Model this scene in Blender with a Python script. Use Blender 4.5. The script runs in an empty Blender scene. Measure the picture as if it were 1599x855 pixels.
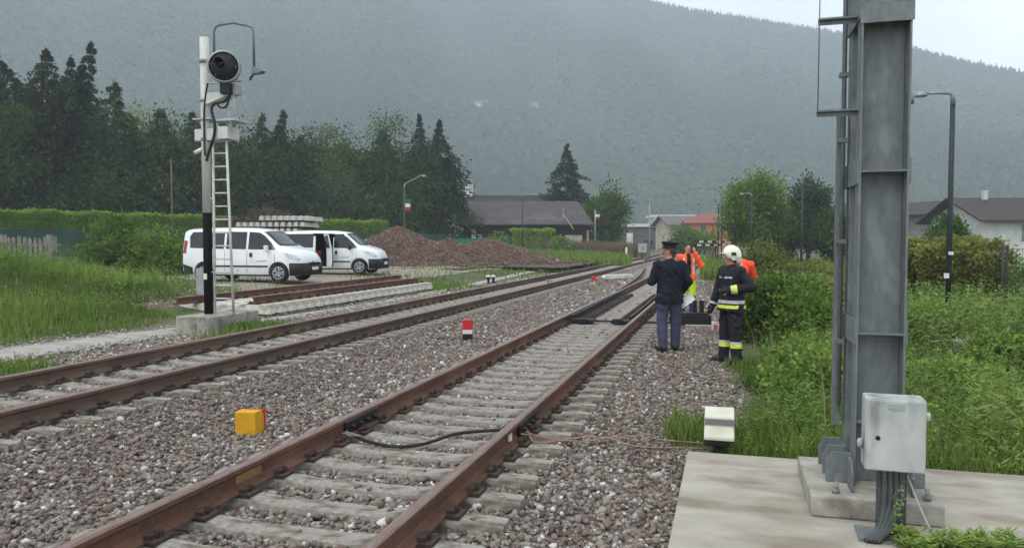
import bpy, bmesh, math, random
import numpy as np
from mathutils import Vector, Matrix

# ------------------------------------------------------------------ camera, world, sun, exposure
SC = bpy.context.scene
COL = SC.collection
RAD = math.radians
CAM_Z, YAW, PITCH, FPX = 1.73, 15.65, -2.4, 1180.0
camd = bpy.data.cameras.new('camera')
cam = bpy.data.objects.new('camera', camd)
COL.objects.link(cam)
cam.location = (0, 0, CAM_Z)
cam.rotation_euler = (RAD(90 + PITCH), 0, RAD(YAW))
camd.sensor_width = 36.0
camd.lens = FPX / 1599 * 36.0
camd.clip_start = 0.05
camd.clip_end = 8000
SC.camera = cam

SUN_EL, SUN_AZ = 58, 205          # overcast: soft light from high up
w = bpy.data.worlds.new('World'); SC.world = w; w.use_nodes = True
nt = w.node_tree; nt.nodes.clear()
sky = nt.nodes.new('ShaderNodeTexSky'); sky.sky_type = 'NISHITA'; sky.sun_disc = False
sky.sun_elevation = RAD(SUN_EL); sky.sun_rotation = RAD(SUN_AZ)
sky.air_density = 1.0; sky.dust_density = 4.0; sky.ozone_density = 1.5
cloud = nt.nodes.new('ShaderNodeTexNoise'); cloud.inputs['Scale'].default_value = 2.2; cloud.inputs['Detail'].default_value = 5
tcw = nt.nodes.new('ShaderNodeTexCoord'); nt.links.new(tcw.outputs['Generated'], cloud.inputs['Vector'])
crw = nt.nodes.new('ShaderNodeValToRGB')
crw.color_ramp.elements[0].position = .35; crw.color_ramp.elements[0].color = (7.4, 7.8, 8.1, 1)
crw.color_ramp.elements[1].position = .7; crw.color_ramp.elements[1].color = (10.4, 10.6, 10.6, 1)
nt.links.new(cloud.outputs['Fac'], crw.inputs['Fac'])
mxw = nt.nodes.new('ShaderNodeMixRGB'); mxw.inputs['Fac'].default_value = .8      # closed cloud cover over the sky
nt.links.new(sky.outputs['Color'], mxw.inputs['Color1']); nt.links.new(crw.outputs['Color'], mxw.inputs['Color2'])
bgw = nt.nodes.new('ShaderNodeBackground'); bgw.inputs['Strength'].default_value = .10
nt.links.new(mxw.outputs['Color'], bgw.inputs['Color'])
ow = nt.nodes.new('ShaderNodeOutputWorld'); nt.links.new(bgw.outputs['Background'], ow.inputs['Surface'])

sl = bpy.data.lights.new('sun', 'SUN'); sl.energy = 0.85; sl.angle = RAD(18); sl.color = (1, .97, .93)
so = bpy.data.objects.new('sun', sl); COL.objects.link(so)
so.rotation_euler = (RAD(90 - SUN_EL), 0, RAD(180 - SUN_AZ))
SC.view_settings.view_transform = 'Standard'; SC.view_settings.look = 'None'
SC.view_settings.exposure = 0.95; SC.view_settings.gamma = 1
SC.render.engine = 'CYCLES'
cy = SC.cycles
cy.use_denoising = True; cy.max_bounces = 6; cy.diffuse_bounces = 3; cy.glossy_bounces = 3
cy.transmission_bounces = 4; cy.volume_bounces = 4; cy.transparent_max_bounces = 8
cy.use_adaptive_sampling = True; cy.adaptive_threshold = .02
HAZE = 0.0008

# ------------------------------------------------------------------ helpers
rng = np.random.default_rng(7)
random.seed(7)
TH = RAD(YAW); FW = np.array([-math.sin(TH), math.cos(TH)]); RT = np.array([math.cos(TH), math.sin(TH)])
def at(px, d):                       # where a bearing of the photograph meets a depth
    p = FW * d + RT * ((px - 799.5) / FPX * d)
    return float(p[0]), float(p[1])
def zat(py, d): return CAM_Z + (378 - py) / FPX * d
def infront(X, Y, m=1.18):
    d = X * FW[0] + Y * FW[1]; x = X * RT[0] + Y * RT[1]
    return (d > .5) & (np.abs(x) < d * .678 * m + .6)
def S(r, g, b):                      # sRGB 0..255 to linear
    f = lambda c: c / 255 / 12.92 if c / 255 <= .04045 else ((c / 255 + .055) / 1.055) ** 2.4
    return (f(r), f(g), f(b), 1)
MATS = {}
def mat(name, c1, c2=None, scale=8.0, rough=.7, bump=0.0, bscale=None, metal=0.0, stretch=(1, 1, 1), spec=.3, c3=None, s3=1.5, t3=.62, coat=0, detail=6):
    m = bpy.data.materials.new(name); m.use_nodes = True; MATS[name] = m
    n = m.node_tree; p = n.nodes['Principled BSDF']
    p.inputs['Roughness'].default_value = rough; p.inputs['Metallic'].default_value = metal
    p.inputs['Specular IOR Level'].default_value = spec; p.inputs['Coat Weight'].default_value = coat
    tc = n.nodes.new('ShaderNodeTexCoord'); mp = n.nodes.new('ShaderNodeMapping'); mp.inputs['Scale'].default_value = stretch
    n.links.new(tc.outputs['Object'], mp.inputs['Vector'])
    if c2 is None: c2 = tuple(x * .8 for x in c1[:3]) + (1,)
    nz = n.nodes.new('ShaderNodeTexNoise'); nz.inputs['Scale'].default_value = scale; nz.inputs['Detail'].default_value = detail
    n.links.new(mp.outputs['Vector'], nz.inputs['Vector'])
    cr = n.nodes.new('ShaderNodeValToRGB'); cr.color_ramp.elements[0].position = .32; cr.color_ramp.elements[1].position = .68
    cr.color_ramp.elements[0].color = c2; cr.color_ramp.elements[1].color = c1
    n.links.new(nz.outputs['Fac'], cr.inputs['Fac']); out = cr.outputs['Color']
    if c3 is not None:
        n2 = n.nodes.new('ShaderNodeTexNoise'); n2.inputs['Scale'].default_value = s3; n2.inputs['Detail'].default_value = 8
        n.links.new(mp.outputs['Vector'], n2.inputs['Vector'])
        r2 = n.nodes.new('ShaderNodeValToRGB'); r2.color_ramp.elements[0].position = t3 - .1; r2.color_ramp.elements[1].position = t3 + .06
        n.links.new(n2.outputs['Fac'], r2.inputs['Fac'])
        mx = n.nodes.new('ShaderNodeMixRGB'); mx.inputs['Color2'].default_value = c3
        n.links.new(r2.outputs['Color'], mx.inputs['Fac']); n.links.new(out, mx.inputs['Color1']); out = mx.outputs['Color']
    n.links.new(out, p.inputs['Base Color'])
    if bump:
        nb = n.nodes.new('ShaderNodeTexNoise'); nb.inputs['Scale'].default_value = bscale or scale * 4; nb.inputs['Detail'].default_value = 4
        n.links.new(mp.outputs['Vector'], nb.inputs['Vector'])
        b = n.nodes.new('ShaderNodeBump'); b.inputs['Strength'].default_value = bump; b.inputs['Distance'].default_value = .02
        n.links.new(nb.outputs['Fac'], b.inputs['Height']); n.links.new(b.outputs['Normal'], p.inputs['Normal'])
    return m
def tintmat(name, stops, rough=.8, trans=0.0, spec=.2, interp='LINEAR'):
    """colour picked per face from its own 'tint' number"""
    m = bpy.data.materials.new(name); m.use_nodes = True; n = m.node_tree; p = n.nodes['Principled BSDF']
    p.inputs['Roughness'].default_value = rough; p.inputs['Specular IOR Level'].default_value = spec
    a = n.nodes.new('ShaderNodeAttribute'); a.attribute_name = 'tint'
    cr = n.nodes.new('ShaderNodeValToRGB'); cr.color_ramp.interpolation = interp
    e = cr.color_ramp.elements
    while len(e) < len(stops): e.new(.5)
    for k, (pos, c) in enumerate(stops): e[k].position = pos; e[k].color = c
    n.links.new(a.outputs['Fac'], cr.inputs['Fac']); n.links.new(cr.outputs['Color'], p.inputs['Base Color'])
    if trans:
        t = n.nodes.new('ShaderNodeBsdfTranslucent'); n.links.new(cr.outputs['Color'], t.inputs['Color'])
        mx = n.nodes.new('ShaderNodeMixShader'); mx.inputs['Fac'].default_value = trans
        n.links.new(p.outputs['BSDF'], mx.inputs[1]); n.links.new(t.outputs['BSDF'], mx.inputs[2])
        n.links.new(mx.outputs['Shader'], n.nodes['Material Output'].inputs['Surface'])
    return m
def link(o, parent=None):
    COL.objects.link(o)
    if parent is not None: o.parent = parent
    return o
def tag(o, label=None, cat=None, group=None, kind=None):
    if label: o['label'] = label
    if cat: o['category'] = cat
    if group: o['group'] = group
    if kind: o['kind'] = kind
    return o
def thing(name, label, cat, loc=(0, 0, 0), rz=0.0, group=None):
    o = bpy.data.objects.new(name, None); COL.objects.link(o); o.empty_display_size = .1
    o.location = loc; o.rotation_euler = (0, 0, rz)
    return tag(o, label, cat, group)
def copy_tree(o, parent=None):
    c = o.copy(); COL.objects.link(c)
    if parent is not None: c.parent = parent
    for ch in list(o.children): copy_tree(ch, c)
    return c
def npmesh(name, V, F, mats, parent=None, tint=None, smooth=False, midx=None):
    """V (N,3), F (M,k) arrays -> one mesh object"""
    V = np.asarray(V, np.float32); F = np.asarray(F, np.int32); M, k = F.shape
    me = bpy.data.meshes.new(name)
    me.vertices.add(len(V)); me.vertices.foreach_set('co', V.ravel())
    me.loops.add(M * k); me.loops.foreach_set('vertex_index', F.ravel())
    me.polygons.add(M); me.polygons.foreach_set('loop_start', np.arange(0, M * k, k, dtype=np.int32))
    if smooth: me.polygons.foreach_set('use_smooth', np.ones(M, bool))
    if midx is not None: me.polygons.foreach_set('material_index', np.asarray(midx, np.int32))
    if tint is not None:
        at_ = me.attributes.new('tint', 'FLOAT', 'FACE'); at_.data.foreach_set('value', np.asarray(tint, np.float32))
    me.update(calc_edges=True)
    for m in (mats if isinstance(mats, (list, tuple)) else [mats]): me.materials.append(m)
    return link(bpy.data.objects.new(name, me), parent)
class MB:
    """collects shapes and links them as ONE mesh object"""
    def __init__(s): s.v = []; s.f = []; s.m = []; s.sm = []
    def add(s, vs, fs, mi=0, smooth=False):
        b = len(s.v); s.v += [tuple(map(float, p)) for p in vs]
        for f in fs: s.f.append([b + i for i in f]); s.m.append(mi); s.sm.append(smooth)
        return s
    def box(s, c, d, rz=0.0, mi=0, M=None):
        hx, hy, hz = d[0] / 2, d[1] / 2, d[2] / 2
        vs = [Vector((x, y, z)) for x in (-hx, hx) for y in (-hy, hy) for z in (-hz, hz)]
        R = M if M is not None else Matrix.Rotation(rz, 3, 'Z')
        vs = [R @ p + Vector(c) for p in vs]
        return s.add(vs, [(0, 1, 3, 2), (4, 6, 7, 5), (0, 4, 5, 1), (2, 3, 7, 6), (0, 2, 6, 4), (1, 5, 7, 3)], mi)
    def tube(s, path, r, n=8, mi=0, cap=True, smooth=True):
        P = [Vector(p) for p in path]; rs = r if isinstance(r, (list, tuple)) else [r] * len(P)
        vs = []; fs = []; up = None
        for i, p in enumerate(P):
            t = (P[min(i + 1, len(P) - 1)] - P[max(i - 1, 0)]).normalized()
            if up is None:
                up = Vector((0, 0, 1)) if abs(t.z) < .9 else Vector((1, 0, 0))
            a = t.cross(up)
            if a.length < 1e-5: a = t.cross(Vector((0, 1, 0)))
            a.normalize(); b = a.cross(t).normalized(); up = b
            for k in range(n):
                an = 2 * math.pi * k / n
                vs.append(p + (a * math.cos(an) + b * math.sin(an)) * rs[i])
        for i in range(len(P) - 1):
            for k in range(n):
                fs.append((i * n + k, i * n + (k + 1) % n, (i + 1) * n + (k + 1) % n, (i + 1) * n + k))
        s.add(vs, fs, mi, smooth)
        if cap:
            b = len(s.v) - len(vs)
            s.f.append([b + k for k in range(n)][::-1]); s.m.append(mi); s.sm.append(False)
            s.f.append([b + (len(P) - 1) * n + k for k in range(n)]); s.m.append(mi); s.sm.append(False)
        return s
    def cyl(s, a, b, r, r2=None, n=16, mi=0): return s.tube([a, b], [r, r if r2 is None else r2], n, mi)
    def lathe(s, prof, o=(0, 0, 0), axis='Z', n=24, mi=0, smooth=True):
        vs = []; fs = []
        for (r, h) in prof:
            for k in range(n):
                c, q = r * math.cos(2 * math.pi * k / n), r * math.sin(2 * math.pi * k / n)
                p = {'Z': (c, q, h), 'Y': (q, h, c), 'X': (h, c, q)}[axis]
                vs.append((p[0] + o[0], p[1] + o[1], p[2] + o[2]))
        for i in range(len(prof) - 1):
            for k in range(n): fs.append((i * n + k, i * n + (k + 1) % n, (i + 1) * n + (k + 1) % n, (i + 1) * n + k))
        return s.add(vs, fs, mi, smooth)
    def prism(s, poly, h0, h1, axis='Y', mi=0):
        """2-D outline pushed along an axis: Y takes (x,z), X takes (y,z), Z takes (x,y)"""
        q = {'Y': lambda a, b, h: (a, h, b), 'X': lambda a, b, h: (h, a, b), 'Z': lambda a, b, h: (a, b, h)}[axis]
        n = len(poly); vs = [q(a, b, h0) for a, b in poly] + [q(a, b, h1) for a, b in poly]
        fs = [tuple(range(n)), tuple(range(2 * n - 1, n - 1, -1))] + [(i, n + i, n + (i + 1) % n, (i + 1) % n) for i in range(n)]
        return s.add(vs, fs, mi)
    def sweep(s, prof, path, mi=0, mfun=None, smooth=False):
        """profile [(side,up)] along a path on the ground"""
        P = [Vector(p) for p in path]; n = len(prof); vs = []; fs = []
        for i, p in enumerate(P):
            t = (P[min(i + 1, len(P) - 1)] - P[max(i - 1, 0)]); t.z = 0; t.normalize(); sd = Vector((t.y, -t.x, 0))
            for a, b in prof: vs.append(p + sd * a + Vector((0, 0, b)))
        b0 = len(s.v); s.v += [tuple(x) for x in vs]
        for i in range(len(P) - 1):
            for k in range(n):
                s.f.append([b0 + i * n + k, b0 + i * n + (k + 1) % n, b0 + (i + 1) * n + (k + 1) % n, b0 + (i + 1) * n + k])
                s.m.append(mfun(k) if mfun else mi); s.sm.append(smooth)
        for e in (0, len(P) - 1):
            s.f.append([b0 + e * n + k for k in range(n)]); s.m.append(mi); s.sm.append(False)
        return s
    def build(s, name, mats, parent=None, bevel=0, loc=None, rz=None, seg=2):
        me = bpy.data.meshes.new(name); me.from_pydata(s.v, [], s.f)
        me.polygons.foreach_set('material_index', s.m); me.polygons.foreach_set('use_smooth', s.sm)
        bm = bmesh.new(); bm.from_mesh(me); bmesh.ops.recalc_face_normals(bm, faces=bm.faces); bm.to_mesh(me); bm.free()
        for m in (mats if isinstance(mats, (list, tuple)) else [mats]): me.materials.append(m)
        o = link(bpy.data.objects.new(name, me), parent)
        if loc is not None: o.location = loc
        if rz is not None: o.rotation_euler = (0, 0, rz)
        if bevel:
            b = o.modifiers.new('Bevel', 'BEVEL'); b.width = bevel; b.segments = seg; b.limit_method = 'ANGLE'; b.angle_limit = RAD(40)
        return o
def unit(n):
    v = rng.normal(size=(n, 3)); return v / np.linalg.norm(v, axis=1, keepdims=True)
def leaves(name, C, U, W, tint, m, parent=None):
    """a cloud of pointed leaves: base C, length vector U, half-width vector W"""
    C = np.asarray(C); n = len(C)
    V = np.stack([C, C + .45 * U + W, C + U, C + .45 * U - W], 1).reshape(-1, 3)
    F = np.arange(4 * n).reshape(n, 4)
    return npmesh(name, V, F, m, parent, tint)
def leafvecs(n, size, up=.2, wid=.3, out=None, flat=1.0):
    u = unit(n); u[:, 2] += up
    if out is not None: u += out
    u /= np.linalg.norm(u, axis=1, keepdims=True)
    nr = unit(n) + np.array([0, 0, flat])                # blades of leaves turn their faces to the sky
    w_ = np.cross(u, nr); w_ /= np.linalg.norm(w_, axis=1, keepdims=True) + 1e-6
    s_ = size * rng.uniform(.6, 1.3, (n, 1))
    return u * s_, w_ * s_ * wid

# ------------------------------------------------------------------ terrain
def sstep(a, b, x): t = np.clip((x - a) / (b - a), 0, 1); return t * t * (3 - 2 * t)
def gz(X, Y):
    X = np.asarray(X, float); Y = np.asarray(Y, float)
    z = np.interp(X, [-400, -40, -15, -12.2, -10.4, -9.0, -8.5, -5.6, -4.6, -3.95, -3.7, -1.3, -1.15, -.5, .4, 3, 9, 60],
                  [.5, .4, .36, .2, .06, .02, .035, .04, -.04, -.055, -.075, -.08, -.09, -.13, -.2, -.38, -.5, -.5])
    z = z + np.where(X < -11, 1.15 * np.exp(-((X + 17.6) / 3.3) ** 2 - ((Y - 12.2) / 4.6) ** 2), 0)
    z = z + np.where(X < -10.6, .25 * np.exp(-((X + 13.4) / 1.2) ** 2 - ((Y - 16.4) / 1.6) ** 2), 0)
    und = .04 * np.sin(X * 1.3 + Y * .7) * np.sin(Y * .9 - X * .4)
    z = z + und * sstep(0.8, 2.5, X) + und * sstep(-11, -13, X) * sstep(22, 16, Y)
    far = sstep(60, 130, Y); z = z * (1 - far) + far * .3 * np.where(X > 5, -1, 1)
    return z
def sheet(name, xs, ys, m, dz=0.0, jitter=0.0, mask=None, zf=None):
    xs = np.asarray(xs); ys = np.asarray(ys); X, Y = np.meshgrid(xs, ys); X = X.copy(); Y = Y.copy()
    if jitter:
        for c in (0, -1): X[:, c] += np.cumsum(rng.normal(0, jitter * .4, len(ys))) * .3 + rng.normal(0, jitter, len(ys))
    Z = (zf or gz)(X, Y) + dz
    ny, nx = X.shape; I = np.arange(ny * nx).reshape(ny, nx)
    F = np.stack([I[:-1, :-1], I[:-1, 1:], I[1:, 1:], I[1:, :-1]], -1).reshape(-1, 4)
    o = npmesh(name, np.stack([X, Y, Z], -1).reshape(-1, 3), F, m, smooth=True); o['kind'] = 'structure'
    return o

# several greens are raised past real leaf reflectance to offset self-shadowing in leaf clouds
G = lambda r, g, b: (r, g, b, 1)
M_soil = mat('meadow_soil', G(.075, .10, .03), G(.05, .07, .022), 1.3, .95, .5, 20, c3=G(.12, .10, .06), s3=.5, t3=.60)
M_bed = bpy.data.materials.new('ballast_bed'); M_bed.use_nodes = True
n = M_bed.node_tree; p = n.nodes['Principled BSDF']; p.inputs['Roughness'].default_value = .9; p.inputs['Specular IOR Level'].default_value = .2
tc = n.nodes.new('ShaderNodeTexCoord'); vo = n.nodes.new('ShaderNodeTexVoronoi'); vo.inputs['Scale'].default_value = 17
n.links.new(tc.outputs['Object'], vo.inputs['Vector'])
sep = n.nodes.new('ShaderNodeSeparateColor'); n.links.new(vo.outputs['Color'], sep.inputs['Color'])
cr = n.nodes.new('ShaderNodeValToRGB'); e = cr.color_ramp.elements
e[0].position = 0; e[0].color = G(.08, .062, .052); e[1].position = 1; e[1].color = G(.40, .385, .36)
for pos, c in ((.35, G(.13, .103, .09)), (.65, G(.18, .152, .132)), (.86, G(.23, .205, .18)), (.95, G(.32, .305, .285))): q = e.new(pos); q.color = c
n.links.new(sep.outputs[0], cr.inputs['Fac']); n.links.new(cr.outputs['Color'], p.inputs['Base Color'])
bb = n.nodes.new('ShaderNodeBump'); bb.inputs['Strength'].default_value = .9; bb.inputs['Distance'].default_value = .03; bb.invert = True
n.links.new(vo.outputs['Distance'], bb.inputs['Height']); n.links.new(bb.outputs['Normal'], p.inputs['Normal'])
M_yard = mat('yard_gravel', G(.29, .25, .205), G(.21, .18, .15), 3.0, .95, .5, 60, c3=G(.13, .13, .07), s3=.35, t3=.6)
M_path = mat('path_concrete', G(.36, .345, .31), G(.28, .265, .24), 5, .9, .25, 60, c3=G(.2, .19, .16), s3=2.2, t3=.6)

gx = np.unique(np.concatenate([np.linspace(-900, -60, 16), np.arange(-60, -18, 2), np.arange(-18, 10, .5), np.arange(10, 60, 2.5), np.linspace(60, 1400, 16)]))
gy = np.unique(np.concatenate([np.linspace(-60, 0, 12), np.arange(0, 40, .6), np.arange(40, 130, 3), np.linspace(130, 900, 16)]))
def gzlow(X, Y):
    low = sstep(-9.6, -9.1, X) * sstep(-.2, -.7, X) + sstep(16.5, 18, Y) * sstep(64, 60, Y) * sstep(-12, -13, X)*.5
    return gz(X, Y) - .09 * low
sheet('ground', gx, gy, M_soil, 0, zf=gzlow)
sheet('track_bed', [-9.25, -9.0, -8.5, -7.5, -6.5, -5.6, -5, -4.6, -3.9, -2.5, -1.2, -.5, -.1, .25], np.arange(-3, 140, .5), M_bed, .004, jitter=.05)
sheet('yard', np.arange(-34, -12.2, .8), np.arange(17, 62, .6), M_yard, .012, jitter=.12)
pp = [(-10.45, 2), (-10.4, 7), (-10.1, 11), (-9.5, 14.5), (-9.28, 18), (-9.28, 22), (-9.9, 32), (-10.9, 48), (-11.6, 60)]
ysx = np.arange(2, 60, .5); cx = np.interp(ysx, [q[1] for q in pp], [q[0] for q in pp])
Xp = np.stack([cx - .56 + .28 * sstep(12, 14.5, ysx), cx - .15, cx + .15, cx + .5 - .22 * sstep(12, 14.5, ysx)], 1) + rng.normal(0, .012, (len(ysx), 4)); Yp = np.repeat(ysx[:, None], 4, 1)
Zp = gz(Xp, Yp) + .03; Zp[:, [0, 3]] -= .025
I = np.arange(Xp.size).reshape(Xp.shape)
npmesh('path', np.stack([Xp, Yp, Zp], -1).reshape(-1, 3), np.stack([I[:-1, :-1], I[:-1, 1:], I[1:, 1:], I[1:, :-1]], -1).reshape(-1, 4), M_path)['kind'] = 'structure'

# ------------------------------------------------------------------ the wooded mountain
RIDGE_PX = [-1500, -300, 0, 400, 800, 1020, 1120, 1200, 1290, 1380, 1480, 1599, 1800, 2600]
RIDGE_UP = [640, 640, 620, 550, 425, 366, 350, 336, 322, 302, 281, 257, 210, 100]
R0, R1 = 470.0, 1160.0
def hill_z(az, r):
    px = np.tan(az) * FPX; up = np.interp(px, np.array(RIDGE_PX) - 799.5, RIDGE_UP)
    zr = up / FPX * np.cos(az) * R1
    t = np.clip((r - R0) / (R1 - R0), 0, 1.4)
    prof = np.where(t < 1, t ** 1.25, 1 - (t - 1) * .6)
    f = 1 + .06 * np.sin(az * 17 + r * .006) * np.sin(t * 3.1) + .05 * np.sin(az * 41 + 1.3) * np.sin(t * 3.1) + .04 * np.sin(r * .02 + az * 23) * np.sin(t * 3.1)
    return zr * prof * f
azs = np.linspace(-1.0, 1.0, 160); rs = np.linspace(R0, R1 * 1.05, 50)
A, R_ = np.meshgrid(azs, rs)
def polar(A, R_): return FW[0] * R_ * np.cos(A) + RT[0] * R_ * np.sin(A), FW[1] * R_ * np.cos(A) + RT[1] * R_ * np.sin(A)
hx, hy = polar(A, R_); I = np.arange(A.size).reshape(A.shape)
M_hill = mat('forest_floor', G(.03, .045, .018), G(.02, .03, .012), .02, 1, 0)
npmesh('mountain', np.stack([hx, hy, hill_z(A, R_) - 1.0], -1).reshape(-1, 3), np.stack([I[:-1, :-1], I[:-1, 1:], I[1:, 1:], I[1:, :-1]], -1).reshape(-1, 4), M_hill, smooth=True)['kind'] = 'structure'
# its forest: tens of thousands of crowns, conifers and rounder broadleaf ones
M_forest = tintmat('forest_crowns', [(0, G(.020, .034, .017)), (.35, G(.026, .043, .019)), (.6, G(.032, .052, .021)), (1, G(.045, .068, .026))], .9)
N = 84000
az = rng.uniform(-.74, .74, N); rr = np.sqrt(rng.uniform(R0 ** 2, (R1 * 1.03) ** 2, N))
extra = 2600; az = np.concatenate([az, rng.uniform(-.1, .74, extra)]); rr = np.concatenate([rr, R1 + rng.uniform(-14, 8, extra)]); N += extra
tx, ty = polar(az, rr); tz = hill_z(az, rr) - 1
patch = np.sin(tx * .013 + 1.1 * np.sin(ty * .009)) + np.sin(ty * .017 + tx * .006) + rng.normal(0, .8, N)
con = (patch > -.1) | (rr > R1 * .95)
ic = con.nonzero()[0]; ib = (~con).nonzero()[0]
def crowns(idx, conifer):
    n = len(idx); k = 6; an = np.linspace(0, 2 * np.pi, k, endpoint=False)
    h = rng.uniform(8, 13, n) if conifer else rng.uniform(7, 10, n); h = np.where(rr[idx] > R1 - 20, h * rng.uniform(.45, 1.0, n), h)
    prof = [(1, .1), (.55, .42), (.68, .40), (.28, .74), (.02, 1.0)] if conifer else [(.55, .15), (1, .45), (.92, .68), (.5, .92), (.05, 1.0)]
    wd = h * (rng.uniform(.17, .24, n) if conifer else rng.uniform(.42, .6, n))
    rings = []
    for r_, z_ in prof:
        j = rng.uniform(.7, 1.25, (n, k)); ro = rng.uniform(0, 6.28, (n, 1))
        rings.append(np.stack([tx[idx][:, None] + np.cos(an + ro) * wd[:, None] * r_ * j, ty[idx][:, None] + np.sin(an + ro) * wd[:, None] * r_ * j,
                               tz[idx][:, None] + (z_ + rng.uniform(-.04, .04, (n, k))) * h[:, None]], -1))
    V = np.stack(rings, 1).reshape(-1, 3); L = len(prof)
    f = [[i * k + q, i * k + (q + 1) % k, (i + 1) * k + (q + 1) % k, (i + 1) * k + q] for i in range(L - 1) for q in range(k)]
    F = (np.arange(n)[:, None, None] * L * k + np.array(f)[None]).reshape(-1, 4)
    t = np.clip(rng.normal(.25 if conifer else .68, .15, n), 0, 1)
    return V, F, np.repeat(t, len(f))
Va, Fa, ta = crowns(ic, True); Vb, Fb, tb = crowns(ib, False)
o = npmesh('mountain_forest', np.concatenate([Va, Vb]), np.concatenate([Fa, Fb + len(Va)]), M_forest, tint=np.concatenate([ta, tb]))
tag(o, 'dark mixed forest covering the misty mountainside', 'forest', kind='stuff')
# humid air between the camera and the mountain
hz = MB().box((0, 430, 290), (2900, 1640, 580)).build('haze', bpy.data.materials.new('humid_air')); hz.location = (0, 0, -1.6)
tag(hz, 'thin blue grey haze filling the valley air', 'haze', kind='stuff')
hm = hz.data.materials[0]; hm.use_nodes = True; n = hm.node_tree; n.nodes.remove(n.nodes['Principled BSDF'])
pv = n.nodes.new('ShaderNodeVolumePrincipled'); pv.inputs['Density'].default_value = HAZE; pv.inputs['Color'].default_value = (.75, .835, .92, 1); pv.inputs['Anisotropy'].default_value = .1
n.links.new(pv.outputs['Volume'], n.nodes['Material Output'].inputs['Volume'])
# ------------------------------------------------------------------ railway
M_rust = mat('rail_rust', S(104, 74, 60), S(82, 60, 51), 16, .85, .15, 120, spec=.25, c3=S(118, 84, 68), s3=1.1, t3=.58, stretch=(1.5, 1, 1.5))
M_rustd = mat('rail_rust_dark', S(98, 80, 68), S(80, 66, 58), 16, .85, .15, 120, spec=.25, c3=S(108, 90, 76), s3=1.1, t3=.58, stretch=(1.5, 1, 1.5))
M_head = mat('rail_head', S(142, 122, 116), S(112, 90, 82), 14, .5, .15, 120, metal=.35, spec=.5, stretch=(6, .5, 1))
M_concS = mat('sleeper_concrete', S(162, 157, 148), S(134, 129, 121), 26, .95, .5, 110, c3=S(104, 96, 86), s3=7, t3=.58, stretch=(.8, 1.8, 1.5))
M_clip = mat('fastening_steel', S(72, 56, 50), S(48, 39, 36), 20, .7, .2)
M_blk = mat('black_steel', S(34, 33, 34), S(24, 24, 25), 12, .55, .1)
RAILP = [(-.075, 0), (.075, 0), (.075, .012), (.02, .03), (.009, .045), (.009, .112), (.02, .124), (.036, .130), (.036, .160), (.027, .171), (-.027, .171), (-.036, .160), (-.036, .130), (-.02, .124), (-.009, .112), (-.009, .045), (-.02, .03), (-.075, .012)]
rail_face = lambda k: 1 if k in (8, 9, 10) else 0
def rail(path, parent, web=None, name='rail', prof=RAILP):
    return MB().sweep(prof, path, mfun=rail_face).build(name, [web or M_rust, M_head], parent)
def sleeper_mesh():
    mb = MB(); st = [(-1.2, -.006, .17), (-1.17, .0, .185), (-.99, .0, .19), (-.52, 0, .19), (-.38, -.014, .187), (.38, -.014, .187), (.52, 0, .19), (.99, 0, .19), (1.17, 0, .185), (1.2, -.006, .17)]
    vs = []; fs = []
    for x, zt, wt in st:
        for (y, z) in ((-.15, -.21), (.15, -.21), (wt / 2 + .012, zt - .018), (wt / 2 - .012, zt), (-wt / 2 + .012, zt), (-wt / 2 - .012, zt - .018)): vs.append((x, y * .74, z))
    for i in range(len(st) - 1):
        for k in range(6): fs.append((i * 6 + k, i * 6 + (k + 1) % 6, (i + 1) * 6 + (k + 1) % 6, (i + 1) * 6 + k))
    fs += [tuple(range(6)), tuple(range(54, 60))]
    return mb.add(vs, fs)
def clip_mb(mb, x, y=0, z=0):
    mb.box((x, y, z + .002), (.31, .15, .008))
    for s_ in (-1, 1):
        mb.box((x + s_ * .115, y, z + .012), (.085, .15, .022)); mb.box((x + s_ * .088, y, z + .035), (.05, .11, .03))
        mb.cyl((x + s_ * .115, y, z + .02), (x + s_ * .115, y, z + .075), .014, n=6)
    return mb
sl_mesh = sleeper_mesh().build('sleeper', M_concS); clip_l = clip_mb(MB(), 0).build('fastening', M_clip)
proto_s, proto_c = sl_mesh.data, clip_l.data
for o in (sl_mesh, clip_l): bpy.data.objects.remove(o)
RX = .7525
SPC = .435
def track(name, label, cx, zt, y0, y1, web, ymax, s0, nclip):
    t = thing(name, label, 'railway track', (cx, 0, zt))
    ys = [y0, 0] + [float(v) for v in range(4, int(y1), 4)] + [y1]
    for s_ in (-1, 1): rail([(s_ * RX, v, .005) for v in ys], t, web)
    yy = np.arange(s0, ymax, SPC)
    for k, v in enumerate(yy[:100]):
        s1 = bpy.data.objects.new('sleeper', proto_s); link(s1, t)
        s1.location = (random.uniform(-.02, .02), v + random.uniform(-.02, .02), random.uniform(-.006, .002)); s1.rotation_euler = (0, 0, random.uniform(-.01, .01))
        if k < nclip:
            for s_ in (-1, 1):
                c = bpy.data.objects.new('fastening', proto_c); link(c, s1); c.location = (s_ * RX, 0, 0)
    mb = MB()
    for v in yy[nclip:100]:
        for s_ in (-1, 1): clip_mb(mb, s_ * RX, v)
    mb.build('fastenings', M_clip, t)['kind'] = 'stuff'
    if len(yy) > 100:
        mb = MB(); q = sleeper_mesh()
        for v in yy[100:]: mb.add([(a, b + v, c) for a, b, c in q.v], q.f)
        mb.build('far_sleepers', M_concS, t)['kind'] = 'stuff'
    return t
MX, LX, LZ = -2.49, -6.72, .11
main = track('railway_track', 'near rusty railway track on concrete sleepers beside the three standing men', MX, 0, -3, 110, M_rust, 66, .55, 50)
side = track('railway_track', 'darker railway track between the signal mast and the ballast strip', LX, LZ, -3, 120, M_rustd, 70, 2.6, 50)
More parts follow.
